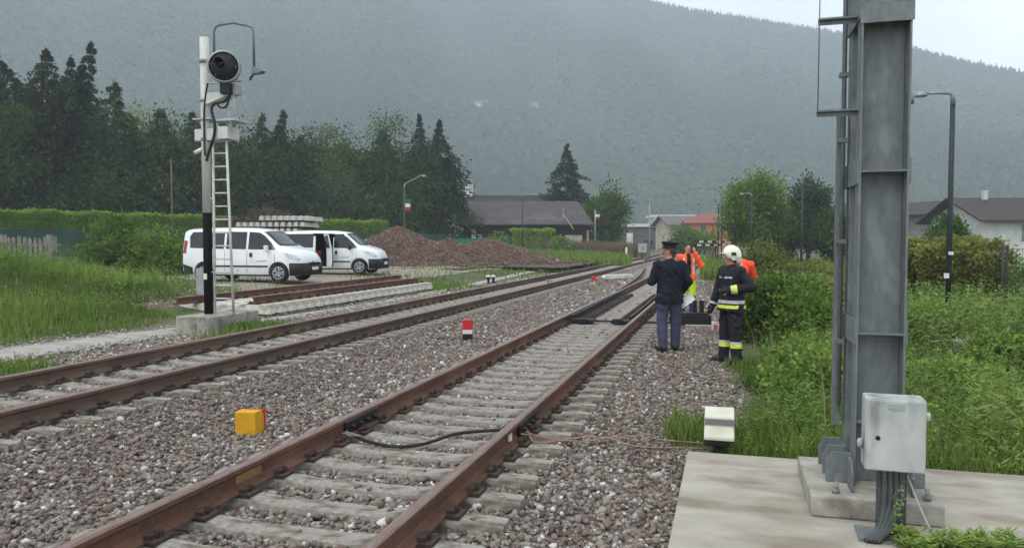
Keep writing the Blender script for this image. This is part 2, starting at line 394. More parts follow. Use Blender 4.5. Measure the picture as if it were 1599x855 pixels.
# fishplated insulated joints and the bits fixed to the near track
def joint(x, y, s_):
    mb = MB().box((x + s_ * .03, y, .085), (.03, .62, .1)).box((x - s_ * .03, y, .085), (.03, .62, .1))
    for k in range(4):
        mb.cyl((x + s_ * .04, y - .22 + k * .147, .085), (x + s_ * .085, y - .22 + k * .147, .085), .02, n=6)
    return mb.build('fishplate', M_blk, main, .004)
EPX = lambda px, py, h: ((h * FPX / (py - 378)), px)
for px, py, s_ in ((580, 655, 1), (827, 658, 1)):
    d = 1.62 * FPX / (py - 378); X, Y = at(px, d); joint(RX * (-1 if px < 700 else 1), Y, s_)
YJ = at(580, 1.62 * FPX / 277)[1]; YK = at(827, 1.62 * FPX / 280)[1]
M_yel = mat('yellow_paint', S(142, 112, 64), S(120, 88, 60), 30, .7)
M_white = mat('white_paint', S(222, 222, 216), S(200, 200, 194), 6, .5, c3=S(170, 168, 158), s3=3, t3=.66)
MB().box((RX + .02, YK - .55, .09), (.02, .07, .06)).build('rail_tag', M_white, main, .003)
MB().box((-RX + .012, YJ - 1.7, .085), (.006, .3, .06)).build('paint_mark', M_yel, main)
M_cable = mat('black_cable', S(40, 40, 42), S(30, 30, 30), 10, .5)
cab = [(-RX + .1, YJ - .3, .03), (-.45, YJ - .45, .03), (-.15, YJ - .52, .02), (.05, YJ - .38, .02), (.2, YJ - .05, .03), (.35, YJ + .1, .03), (.68, YJ + .2, .05)]
def smoothpath(P, n=6):
    P = [Vector(p) for p in P]; out = []
    for i in range(len(P) - 1):
        a, b, c, d = P[max(i - 1, 0)], P[i], P[i + 1], P[min(i + 2, len(P) - 1)]
        for k in range(n):
            t = k / n; out.append(.5 * ((2 * b) + (c - a) * t + (2 * a - 5 * b + 4 * c - d) * t * t + (3 * b - a - 3 * c + d) * t ** 3))
    return out + [P[-1]]
MB().tube(smoothpath(cab), .016, 8).build('bond_cable', M_cable, main)
mbw = MB()
for k in range(4): mbw.tube(smoothpath([(-RX + .06, YJ - .42 + .03 * k, .07), (-RX + .12, YJ - .36 - .03 * k, .05 + .02 * (k % 2)), (-RX + .2, YJ - .32, .03)]), .006, 5)
mbw.build('bare_wires', mat('tinned_wire', S(170, 165, 155), S(140, 130, 120), 20, .4, metal=.5), main)
# wires running from the near rail to the stepped box
M_wire = mat('copper_wire', S(170, 140, 118), S(130, 105, 90), 20, .5)
mb = MB()
for k in range(3):
    P = [(MX + RX + .05, YK - .3 + .1 * k, .06)]
    for t in np.linspace(.1, 1, 8):
        X = MX + RX + t * 1.62; Y = YK - .2 + t * (.9 - .25 * k) + .10 * math.sin(t * 9 + k * 2); P.append((X, Y, float(gz(X, Y)) + .05 + .03 * abs(math.sin(t * 7 + k))))
    mb.tube(smoothpath(P, 5), .006, 5)
tag(mb.build('loose_wire', M_wire), 'thin copper wires trailing over the stones from near rail towards stepped box', 'wire')

# the turnout: two dark blades on slide chairs and the curved rails that swing over to the far track
tw = thing('turnout', 'railway turnout with dark switch blades and curved rails swinging over to the other track', 'turnout', (0, 0, 0))
Y0T, SH = 15.9, 37.0
def shift(y):
    s_ = max(0, y - Y0T)
    f = .5 * (s_ / SH) ** 2 if s_ < SH else (1 - .5 * ((2 * SH - s_) / SH) ** 2 if s_ < 2 * SH else 1)
    return (LX - MX) * f
cz = lambda y: .005 + LZ * min(1, max(0, (y - 35) / 40))
ysw = np.arange(Y0T + 5, Y0T + 2 * SH, 1.5)
rail([(MX - RX + shift(y) - .0 + (0.0), y, cz(y) + .003) for y in np.arange(Y0T + 9, Y0T + 2 * SH, 1.5)], tw, M_rust, 'curved_rail')
rail([(MX + RX + shift(y), y, cz(y) + .003) for y in np.arange(Y0T + 9, Y0T + 2 * SH, 1.5)], tw, M_rust, 'curved_rail')
BL = [(-.05, 0), (.05, 0), (.05, .012), (.02, .03), (.02, .12), (.03, .15), (.03, .165), (-.03, .165), (-.03, .15), (-.02, .12), (-.02, .03), (-.05, .012)]
for sx, x0 in ((1, MX - RX + .085), (-1, MX + RX - .085)):
    pth = [(x0 + sx * .05 * (1 - t) + (shift(Y0T + 9 * t) if sx < 0 else 0) * .9, Y0T + 9 * t, .008) for t in np.linspace(0, 1, 10)]
    MB().sweep(BL, pth).build('switch_blade', M_blk, tw)
    for k in range(20):
        y = .55 + SPC * (math.ceil((Y0T - .55) / SPC) + k); mb = MB(); mb.box((x0 + sx * .07, y, .012), (.6, .17, .02)); mb.box((x0 + sx * .14, y, .02), (.42, .16, .035)); mb.box((x0 + sx * .30, y, .05), (.09, .12, .05))
        mb.box((x0 - sx * .15, y, .045), (.09, .12, .05))
        mb.build('slide_chair', M_clip, tw, .004)
MB().box((MX - RX + .34, Y0T + .15, .05), (.5, .34, .07)).box((MX - RX + .30, Y0T - .1, .06), (.3, .12, .1)).build('blade_lock', M_blk, tw, .01)
MB().box((MX + RX - .34, Y0T + .1, .05), (.4, .3, .07)).box((MX + RX - .4, Y0T - .05, .07), (.2, .16, .1)).build('blade_lock', M_blk, tw, .01)
MB().cyl((MX - RX, Y0T + .3, .03), (MX + RX + .9, Y0T + .3, .03), .02, n=8).build('throw_rod', M_blk, tw)
for k in range(58):
    y = Y0T + 11 + k * 1.05
    if y > Y0T + 2 * SH - 8: break
    s1 = bpy.data.objects.new('turnout_sleeper', proto_s); link(s1, tw); s1.location = (MX + shift(y), y, cz(y) - .02)
    s1.rotation_euler = (0, 0, .05)
for o in tw.children:
    if o.name.startswith('turnout_sleeper'): o.name = 'sleeper'

# ------------------------------------------------------------------ ballast stones
M_stone = tintmat('ballast_stone', [(0, G(.088, .068, .058)), (.2, G(.15, .118, .101)), (.40, G(.208, .163, .139)), (.62, G(.25, .222, .192)), (.8, G(.315, .288, .248)), (.9, G(.40, .38, .35)), (.94, G(.47, .455, .42)), (1, G(.60, .585, .55))], .9)
ph = (1 + 5 ** .5) / 2
ICO = np.array([(-1, ph, 0), (1, ph, 0), (-1, -ph, 0), (1, -ph, 0), (0, -1, ph), (0, 1, ph), (0, -1, -ph), (0, 1, -ph), (ph, 0, -1), (ph, 0, 1), (-ph, 0, -1), (-ph, 0, 1)]) / math.hypot(1, ph)
ICF = np.array([(0, 11, 5), (0, 5, 1), (0, 1, 7), (0, 7, 10), (0, 10, 11), (1, 5, 9), (5, 11, 4), (11, 10, 2), (10, 7, 6), (7, 1, 8), (3, 9, 4), (3, 4, 2), (3, 2, 6), (3, 6, 8), (3, 8, 9), (4, 9, 5), (2, 4, 11), (6, 2, 10), (8, 6, 7), (9, 8, 1)])
def stones(X, Y, Z, size, tint):
    n = len(X); q = rng.normal(size=(n, 4)); q /= np.linalg.norm(q, axis=1, keepdims=True); a, b, c, d = q.T
    R = np.stack([1 - 2 * (c * c + d * d), 2 * (b * c - a * d), 2 * (b * d + a * c), 2 * (b * c + a * d), 1 - 2 * (b * b + d * d), 2 * (c * d - a * b), 2 * (b * d - a * c), 2 * (c * d + a * b), 1 - 2 * (b * b + c * c)], -1).reshape(n, 3, 3)
    P = ICO[None] * rng.uniform(.66, 1.26, (n, 12, 1)) * rng.uniform(.6, 1.25, (n, 1, 3)) * size[:, None, None] * 1.12
    for _ in range(4):                                     # broken faces
        nn_ = unit(n)[:, None]; dd_ = np.maximum(0, (P * nn_).sum(-1) - size[:, None] * rng.uniform(.35, .62, (n, 1))); P = P - dd_[..., None] * nn_
    P = np.einsum('nij,nkj->nki', R, P); P[:, :, 2] *= .85
    P += np.stack([X, Y, Z], -1)[:, None]
    return P.reshape(-1, 3), (ICF[None] + 12 * np.arange(n)[:, None, None]).reshape(-1, 3), np.repeat(tint, 20)
def palette(X, Y):
    n = len(X); t = rng.beta(1.7, 2.0, n) * .93
    red = np.exp(-((X + 5.0) / .55) ** 2) + .7 * np.exp(-((X + .55) / .5) ** 2) * (Y > 6)
    t = t - .10 * red
    white = rng.random(n) < (.050 - .025 * np.clip(red, 0, 1)); t[white] = rng.uniform(.92, 1, white.sum())
    return np.clip(t, 0, 1)
Xs = []; Ys = []; Ss = []
for (y0, y1, den, sz) in ((3.0, 7.5, 1150, .0210), (7.5, 12, 850, .0230), (12, 18, 480, .0275), (18, 27, 200, .036), (27, 40, 60, .045)):
    n_ = int((y1 - y0) * 9.7 * den); X = rng.uniform(-9.35, .35, n_); Y = rng.uniform(y0, y1, n_)
    k = infront(X, Y, 1.1); Xs.append(X[k]); Ys.append(Y[k]); Ss.append(sz * rng.lognormal(0, .28, k.sum()))
X = np.concatenate(Xs); Y = np.concatenate(Ys); SZ = np.concatenate(Ss)
keep = ~((X > -.28) & (Y < 6.38)); keep &= (X < .05 + .2 * np.sin(Y * 1.7)) | (rng.random(len(X)) < .25)
for cx_ in (MX, LX):
    for s_ in (-1, 1): keep &= np.abs(X - cx_ - s_ * RX) > .10
    # off the sleeper tops, save a few strays
    ph_ = (Y - (.55 if cx_ == MX else 2.6)) / SPC; dy = np.abs(ph_ - np.round(ph_)) * SPC
    on = (dy < .078) & (np.abs(X - cx_) < 1.2); keep &= ~(on & (rng.random(len(X)) > .025))
X, Y, SZ = X[keep], Y[keep], SZ[keep]
Z = gz(X, Y) + .004 + rng.uniform(-.012, .022, len(X))
for cx_, zt in ((MX, 0), (LX, LZ)):
    ph_ = (Y - (.55 if cx_ == MX else 2.6)) / SPC; dy = np.abs(ph_ - np.round(ph_)) * SPC
    Z = np.where((dy < .078) & (np.abs(X - cx_) < 1.2), zt + SZ * .3 - .02, Z)
V, F, t = stones(X, Y, Z, SZ, palette(X, Y))
tag(npmesh('ballast_gravel', V, F, M_stone, tint=t), 'crushed grey brown ballast stones with scattered white ones around the tracks', 'ballast', kind='stuff')
# pebbles spilled on the left path's edges
n_ = 5000; Y = rng.uniform(6, 24, n_); X = np.interp(Y, [q[1] for q in pp], [q[0] for q in pp]) + rng.choice([-1, 1], n_) * np.abs(rng.normal(.5, .16, n_))
k = infront(X, Y); X, Y = X[k], Y[k]
V, F, t = stones(X, Y, gz(X, Y) + .012, rng.uniform(.012, .035, len(X)), np.clip(rng.beta(3, 2, len(X)), 0, 1))
tag(npmesh('path_gravel', V, F, M_stone, tint=t), 'pale pebbles spilled along the edges of the concrete path', 'gravel', kind='stuff')

# ------------------------------------------------------------------ the spare length of track lying beside the line
M_new = mat('new_concrete', S(204, 201, 192), S(182, 179, 170), 10, .9, .3, 70, c3=S(128, 124, 112), s3=3, t3=.62)
pn = thing('spare_track', 'spare rusty track length on pale sleepers lying beside the white vans', 'track panel', (-10.92, 0, .14))
new_s = sleeper_mesh().build('sleeper', M_new, pn); new_s.location = (0, 14.8, .2)
for k in range(1, 23):
    c = new_s.copy(); COL.objects.link(c); c.location = (random.uniform(-.03, .03), 14.8 + SPC * k, .2)
for s_, ya, yb in ((-1, 14.1, 26.2), (1, 14.75, 24.2)): rail([(s_ * RX * 1.0, y, .205) for y in np.linspace(ya, yb, 12)], pn, M_rust)
mb = MB()
for k in range(23):
    for s_ in (-1, 1): clip_mb(mb, s_ * RX, 14.8 + SPC * k, .2)
mb.build('fastenings', M_clip, pn)['kind'] = 'stuff'
# ------------------------------------------------------------------ vegetation
def greens(name, a, b, c, rough=.75, tr=.3): return tintmat(name, [(0, G(*a)), (.5, G(*b)), (1, G(*c))], rough, tr, .25)
M_grass = greens('grass_blades', (.06, .10, .018), (.155, .235, .045), (.30, .37, .10), .75, .4)
M_weed = greens('weed_leaves', (.045, .085, .016), (.145, .24, .044), (.29, .395, .09), .75, .4)
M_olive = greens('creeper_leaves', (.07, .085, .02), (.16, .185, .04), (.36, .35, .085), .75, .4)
M_leafy = greens('tree_leaves', (.028, .06, .010), (.08, .145, .022), (.19, .28, .05), .7, .4)
M_dry = tintmat('dry_stalks', [(0, G(.16, .12, .07)), (.5, G(.22, .17, .10)), (1, G(.30, .25, .15))], .9, .2)
M_bark = mat('bark', G(.10, .08, .06), G(.06, .048, .036), 8, .95, .6, 20, stretch=(2, 2, .5))
M_stem = mat('green_stem', G(.10, .15, .05), G(.08, .11, .04), 10, .8)
def blades(name, X, Y, h, wd, tint, m, lean=.35, zb=None):
    n = len(X); Z = (gz(X, Y) if zb is None else zb) - .02; a = rng.uniform(0, 6.283, n); l = np.abs(rng.normal(0, lean, n)) * h
    dx, dy = np.cos(a) * l, np.sin(a) * l; b = a + np.pi / 2 + rng.normal(0, .5, n); wx, wy = np.cos(b) * wd, np.sin(b) * wd
    B = np.stack([X, Y, Z], -1); Wv = np.stack([wx, wy, 0 * wx], -1)
    M1 = B + np.stack([dx * .35, dy * .35, h * .55], -1); T = B + np.stack([dx, dy, h * (1 - .25 * np.minimum(1, l / h))], -1)
    V = np.stack([B - Wv, B + Wv, M1 + Wv * .8, M1 - Wv * .8, T], 1).reshape(-1, 3)
    F = (5 * np.arange(n)[:, None, None] + np.array([(0, 1, 2), (0, 2, 3), (3, 2, 4)])[None]).reshape(-1, 3)
    return npmesh(name, V, F, m, tint=np.repeat(tint, 3))
def patchy(X, Y, s_=1.0, o=0): return .5 + .25 * (np.sin(X * 2.1 * s_ + o) * np.sin(Y * 1.3 * s_ + o * 2) + np.sin(X * .8 * s_ - Y * .9 * s_ + o) )
def plants(name, X, Y, h, m, parent=None, nl=16, lsize=.09, wid=.2, tmean=.45, zb=None, spread=1.0, loc0=None):
    """many leafy stems: leaves climb each stem, smaller towards its tip"""
    n = len(X); Z = gz(X, Y) if zb is None else zb; a = rng.uniform(0, 6.283, n); l = np.abs(rng.normal(0, .18, n)) * h
    k = n * nl; i = np.repeat(np.arange(n), nl); u = rng.uniform(.12, 1, k) ** .8; an = rng.uniform(0, 6.283, k)
    Pc = np.stack([X[i] + np.cos(a[i]) * l[i] * u * u, Y[i] + np.sin(a[i]) * l[i] * u * u, Z[i] + h[i] * u], -1)
    s_ = lsize * (1.25 - .75 * u) * rng.uniform(.6, 1.4, k) * spread * np.clip(h[i] / .8, .5, 1.3)
    U = np.stack([np.cos(an), np.sin(an), rng.uniform(-.35, .75, k)], -1) * s_[:, None]
    Wd = np.stack([-np.sin(an), np.cos(an), rng.uniform(-.5, .5, k)], -1) * (s_ * wid)[:, None]
    pt = rng.normal(tmean, .14, n) + .55 * (patchy(X, Y, .6, 3.3) - .5); t = np.clip(pt[i] + rng.normal(0, .13, k) + .12 * (u - .5), 0, 1)
    return Pc, U, Wd, t
# right-hand verge: grass, tall weeds and low growth
def region(n, x0, x1, y0, y1, m=1.12):
    X = rng.uniform(x0, x1, n); Y = rng.uniform(y0, y1, n); k = infront(X, Y, m); return X[k], Y[k]
edge = lambda Y: .42 - .42 * sstep(9, 6.6, Y) + .22 * np.sin(Y * 1.5) + .12 * np.sin(Y * 4.1) + .35 * sstep(11, 14, Y)
X1, Y1 = region(52000, -.4, 5.5, 6.45, 13); X2, Y2 = region(60000, -.2, 13, 13, 36); X, Y = np.concatenate([X1, X2]), np.concatenate([Y1, Y2])
k = X > edge(Y) + rng.normal(0, .12, len(X)); X, Y = X[k], Y[k]
pt = patchy(X, Y, 1, .7); h = rng.uniform(.12, .42, len(X)) * (.6 + .9 * pt) * np.where(X < edge(Y) + .5, .7, 1)
far = np.clip((Y - 10) / 20, 0, 1)
tag(blades('verge_grass', X, Y, h * (1 + .25 * far), .004 + .011 * far + .002, np.clip(rng.normal(.42, .16, len(X)) + .35 * (pt - .5), 0, 1), M_grass), 'long green grass covering the verge around the grey pylon', 'grass', kind='stuff')
C = []
for (n_, x0, x1, y0, y1, hl, hh, nl, ls, wd, tm, thr) in ((3000, -.1, 5, 6.5, 12.5, .3, .8, 30, .09, .16, .55, .22), (1300, 0, 5, 6.5, 12.5, .2, .5, 18, .11, .3, .40, .42), (2600, .2, 9, 12.5, 24, .5, 1.15, 24, .12, .2, .5, .30), (1800, .5, 13, 22, 40, .5, 1.1, 14, .20, .25, .45, .42), (240, .3, 5, 6.7, 12, .3, .6, 8, .26, .26, .35, .3), (1100, 1.2, 5, 6.6, 11, .5, 1.05, 24, .10, .14, .82, .42)):
    X, Y = region(n_, x0, x1, y0, y1); k = (X > edge(Y) + .12) & (patchy(X, Y, .8, thr * 9) > thr); X, Y = X[k], Y[k]
    hh_ = rng.uniform(hl, hh, len(X)) * (.55 + .45 * np.clip((X - edge(Y)) / .9, 0, 1)) * np.where(Y < 7.2, .62, 1)
    C.append(plants('w', X, Y, hh_, None, nl=nl, lsize=ls, wid=wd, tmean=tm))
Pc, U, Wd, t = [np.concatenate(q) for q in zip(*C)]
t = np.clip(t + .05, 0, 1)
tag(leaves('verge_weeds', Pc, U, Wd, t, M_weed), 'dense leafy green weeds crowding the verge behind the concrete slab', 'weeds', kind='stuff')
# tiny pale flower heads and dry seed stalks among them
X, Y = region(2000, .4, 8, 7, 26); k = patchy(X, Y, 1.3, 2) > .55; X, Y = X[k], Y[k]
tag(blades('dry_seed_grass', X, Y, rng.uniform(.5, 1.15, len(X)), .006 + .006 * (Y > 14), rng.random(len(X)), M_dry, .3), 'thin dry seed stalks standing among the green weeds', 'grass', kind='stuff')
M_petal = tintmat('pale_petals', [(0, G(.55, .56, .48)), (1, G(.7, .72, .66))], .8, .3)
X, Y = region(70, .5, 6, 7, 16); nb = 9; i = np.repeat(np.arange(len(X)), nb); zf = gz(X, Y) + rng.uniform(.3, .75, len(X))
Cc = np.stack([X, Y, zf], -1)[i] + rng.normal(0, .010, (len(i), 3)); u_, w_ = leafvecs(len(i), .014, .6, .4)
tag(leaves('small_white_flowers', Cc, u_, w_, rng.random(len(i)), M_petal), 'tiny white flower heads dotted through the weeds', 'flowers', kind='stuff')

# left bank: grass, weeds, bare earth
X, Y = region(110000, -27, -10.5, 6, 24); pe = np.exp(-((X + 13.2) / 1.0) ** 2 - ((Y - 17.2) / 1.6) ** 2)
k = (X < -10.75 - .25 * np.sin(Y * 2) - .35 * rng.random(len(X))) & (rng.random(len(X)) > 1.15 * pe) & ~((X > -12.6) & (Y > 13.6)) & ~((Y > 15.6 - .3 * (X + 13)) & (X > -22) & (rng.random(len(X)) < .97))
X, Y = X[k], Y[k]; pt = patchy(X, Y, .7, 1.9); hm_ = sstep(-10.6, -12.2, X)
tag(blades('bank_grass', X, Y, rng.uniform(.08, .36, len(X)) * (.5 + pt) * (.35 + .65 * hm_), .007 + .008 * rng.random(len(X)), np.clip(rng.normal(.46, .15, len(X)) + .75 * (pt - .5), 0, 1), M_grass), 'long uneven grass growing on the earth bank beside the path', 'grass', kind='stuff')
C = []
for (n_, x0, x1, y0, y1, hl, hh, nl, ls, wd, tm, thr) in ((4200, -26, -11.6, 7, 19.5, .2, .55, 20, .12, .2, .45, .36), (2600, -24, -12.0, 8, 18, .25, .6, 20, .11, .16, .75, .45), (420, -25, -14.5, 17.5, 21, .25, .55, 14, .15, .25, .4, .45)):
    X, Y = region(n_, x0, x1, y0, y1); pe = np.exp(-((X + 13.2) / .9) ** 2 - ((Y - 17.2) / 1.6) ** 2); k = (patchy(X, Y, .8, thr * 9) > thr) & (pe < .5) & ~((X > -13.3) & (Y > 13.2)); X, Y = X[k], Y[k]
    C.append(plants('w', X, Y, rng.uniform(hl, hh, len(X)), None, nl=nl, lsize=ls, wid=wd, tmean=tm))
Pc, U, Wd, t = [np.concatenate(q) for q in zip(*C)]
tag(leaves('bank_weeds', Pc, U, Wd, t, M_weed), 'leafy weeds growing thick over the grass bank by picket fence', 'weeds', kind='stuff')
# scattered tufts: by the mast block, on the yard edge, by the far field
tx = []; ty = []
for (px, d, sx, sy, n_) in ((385, 14.6, .5, .35, 900), (15, 9.6, .4, .3, 500), (350, 13.0, .25, .3, 200), (694, 27.5, .5, 1.0, 500), (640, 31, 1.4, 1.0, 250), (780, 40, 2.5, 4, 700), (1070, 7.0, .1, .12, 160), (1090, 7.4, .14, .2, 260)):
    x, y = at(px, d); tx.append(rng.normal(x, sx, n_)); ty.append(rng.normal(y, sy, n_))
X, Y = np.concatenate(tx), np.concatenate(ty); k = (np.abs(X - LX) > 1.35) & ~((X > -.3) & (Y < 6.4)); X, Y = X[k], Y[k]
tag(blades('grass_tufts', X, Y, rng.uniform(.08, .3, len(X)), .006 + .0006 * Y, np.clip(rng.normal(.4, .18, len(X)), 0, 1), M_grass, .5), 'small grass tufts rooted at the edges of the gravel', 'grass', kind='stuff')
X, Y = rng.uniform(-14.6, -12.1, 5200), rng.uniform(11.5, 18.5, 5200); k = (patchy(X, Y, 1.4, 5) > .42); X, Y = X[k], Y[k]
tag(blades('worn_grass', X, Y, rng.uniform(.05, .2, len(X)), .008, np.clip(rng.normal(.5, .2, len(X)), 0, 1), M_grass, .6), 'short worn grass on the bare soil behind the spare track length', 'grass', kind='stuff')
X, Y = rng.uniform(-15, -12.1, 1500), rng.uniform(11.5, 18.5, 1500); V, F, t = stones(X, Y, gz(X, Y) + .01, rng.uniform(.012, .045, len(X)), np.clip(rng.beta(3, 2, len(X)), 0, 1))
tag(npmesh('bank_rubble', V, F, M_stone, tint=t), 'small stones strewn over the bare soil behind the spare track', 'rubble', kind='stuff')
# bright meadow beyond the gravel heaps, and the brown reedy strip behind it
def far_grass(name, pxa, pxb, da, db, n_, hl, hh, wd, m, tm, label):
    px = rng.uniform(pxa, pxb, n_); d = rng.uniform(da, db, n_); q = np.array([at(a, b) for a, b in zip(px, d)])
    tag(blades(name, q[:, 0], q[:, 1], rng.uniform(hl, hh, n_), wd, np.clip(rng.normal(tm, .16, n_), 0, 1), m, .4), label, 'grass', kind='stuff')
far_grass('meadow_grass', 800, 985, 52, 82, 9000, .4, .9, .05, M_grass, .5, 'bright green meadow grass beyond the gravel heaps')
far_grass('reed_grass', 850, 1010, 80, 90, 5000, 1.0, 1.9, .05, M_dry, .2, 'brownish tall dry grass strip behind the bright meadow')
far_grass('far_verge_grass', 1095, 1340, 36, 70, 15000, .35, .9, .05, M_grass, .5, 'pale green grass running along the far picket fence')

def bush(name, label, cx, cy, rx, ry, h, m, n=5000, ls=.13, tm=.45, stems=6, zb=None, nclump=26):
    z0 = float(gz(cx, cy)) if zb is None else zb
    t0 = thing(name, label, 'bush', (cx, cy, z0))
    cc = unit(nclump); cc[:, 2] = np.abs(cc[:, 2]); cc = cc * rng.uniform(.45, .85, (nclump, 1)); cc = cc * [rx, ry, h] + [0, 0, h * .1]
    i = rng.integers(0, nclump, n); dv = unit(n) * (np.abs(rng.normal(.9, .25, (n, 1)))); rc = min(rx, ry, h) * rng.uniform(.28, .48, nclump)
    Cc = cc[i] + dv * rc[i][:, None] * [1.1, 1.1, .85]; k = Cc[:, 2] > .02; Cc = Cc[k]; i = i[k]; dv = dv[k]
    u_, w_ = leafvecs(len(Cc), ls, .25, .3, dv * .7); tc_ = rng.normal(tm, .13, nclump)
    leaves('foliage', Cc, u_, w_, np.clip(tc_[i] + rng.normal(0, .12, len(i)), 0, 1), m, t0)
    mb = MB()
    for k in range(stems):
        a = random.uniform(0, 6.28); r_ = random.uniform(.2, .7); mb.tube([(random.uniform(-.1, .1), random.uniform(-.1, .1), -.05), (math.cos(a) * rx * r_ * .5, math.sin(a) * ry * r_ * .5, h * .4), (math.cos(a) * rx * r_, math.sin(a) * ry * r_, h * .75)], [.03, .022, .008], 6)
    mb.build('stem', M_bark, t0); return t0
x, y = at(195, 32); bush('round_bush', 'big rounded leafy bush in front of the green screen fence', x, y, 3.0, 1.6, 2.35, M_leafy, 16000, .15, .62)
x, y = at(262, 31.0); bush('round_bush', 'smaller dark bush just behind the rear of the first white van', x, y, .9, .9, 1.5, M_weed, 4000, .13, .4)
x, y = at(1215, 14.6); bush('thicket', 'dense dark green thicket beside the grey track cabinet', x, y, .85, .9, 1.35, M_leafy, 14000, .085, .5)
x, y = at(1222, 9.7); bush('thicket', 'bright feathery weed clump behind the stepped ivory box', x, y, .34, .5, .66, M_weed, 7000, .08, .5)
x, y = at(1262, 9.0); bush('thicket', 'tall bright weed clump rising just behind the slab', x, y, .45, .5, .78, M_weed, 7000, .075, .62)
x, y = at(1490, 9.4); bush('thicket', 'yellow green weed clump behind the slab beyond the cabinet', x, y, .6, .5, .7, M_weed, 8000, .075, .75)
x, y = at(1575, 11.0); bush('thicket', 'mid green weed clump at the slab\'s far corner', x, y, .6, .6, .75, M_weed, 8000, .08, .5)
x, y = at(1262, 13.6); bush('thicket', 'lighter leafy thicket between the firefighter and the grey pylon', x, y, .75, .8, 1.1, M_weed, 10000, .085, .45)
x, y = at(1285, 17.5); bush('thicket', 'olive brown scrub rising behind the lighter leafy thicket', x, y, 1.0, 1.0, 1.2, M_olive, 7000, .09, .4)
x, y = at(1440, 14.5); bush('thicket', 'yellow green scrub between the grey pylon and the dark lamp post', x, y, .9, 1.0, .95, M_weed, 9000, .08, .6)
x, y = at(1530, 14.0); bush('thicket', 'brownish low scrub around the small concrete block', x, y, 1.2, .9, .6, M_olive, 7000, .08, .35)
x, y = at(1180, 33.0); bush('scrub_bush', 'grey green scrub under the round leafy tree beside far fence', x, y, 1.6, 1.4, 1.75, M_olive, 6000, .14, .42)
x, y = at(1262, 33.0); bush('scrub_bush', 'low scrub below the dark bluish tree at far fence', x, y, 2.2, 1.4, 1.15, M_olive, 6000, .14, .5)
x, y = at(1560, 27.0); bush('scrub_bush', 'fresh green scrub seen through the wire fence beyond the creeper', x, y, 1.6, 1.2, 1.9, M_weed, 7000, .12, .5)
x, y = at(1085, 100); bush('scrub_bush', 'dark rounded bush in front of the orange house', x, y, 4.2, 3, 3.4, M_weed, 5000, .35, .35)
x, y = at(777, 76); bush('scrub_bush', 'green bush growing at the front of the long barn', x, y, 1.5, 1.3, 2.6, M_weed, 2500, .25, .45)
x, y = at(875, 78); bush('scrub_bush', 'small bush beside the beige end of the barn hedge', x, y, 1.3, 1.1, 1.9, M_weed, 2000, .22, .5)
# creeper-covered fence on the right
def creeper(pa, pb, label):
    a, b = np.array(at(*pa)), np.array(at(*pb)); L = np.linalg.norm(b - a); zb = float(gz(*(a + b) / 2)); top = 1.72
    t0 = thing('creeper_hedge', label, 'hedge', (a[0], a[1], zb), math.atan2(b[1] - a[1], b[0] - a[0]))
    n = 26000; u = rng.uniform(0, 1, n); hh = rng.uniform(0, 1, n) ** .65; tz = (top - zb) * (1 + .07 * np.sin(u * 31) + .06 * np.sin(u * 11))
    wav = .22 * np.sin(u * 23 + hh * 2) + .15 * np.sin(u * 57)
    th_ = (.18 + .35 * hh) * rng.choice([-1, 1], n) * np.abs(rng.normal(.8, .35, n)) + wav * .5
    keep_ = (hh > .5) | (rng.random(n) < .45 + .35 * np.sin(u * 40) )
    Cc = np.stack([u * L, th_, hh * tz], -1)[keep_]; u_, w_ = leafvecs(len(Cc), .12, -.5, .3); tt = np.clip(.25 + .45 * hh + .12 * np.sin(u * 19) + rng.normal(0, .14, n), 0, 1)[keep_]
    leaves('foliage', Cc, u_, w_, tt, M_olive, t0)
    mb = MB()
    for k in range(7): mb.cyl((L * k / 6, 0, -.1), (L * k / 6, 0, top - zb), .03, n=6)
    for k in range(40): mb.tube([(L * random.random(), random.uniform(-.15, .15), 0), (L * random.random(), 0, (top - zb) * .9)], .012, 4)
    mb.build('stem', M_bark, t0)
creeper((1405, 26.5), (1566, 22.5), 'thick hanging creeper covering the fence behind the dark lamp post')

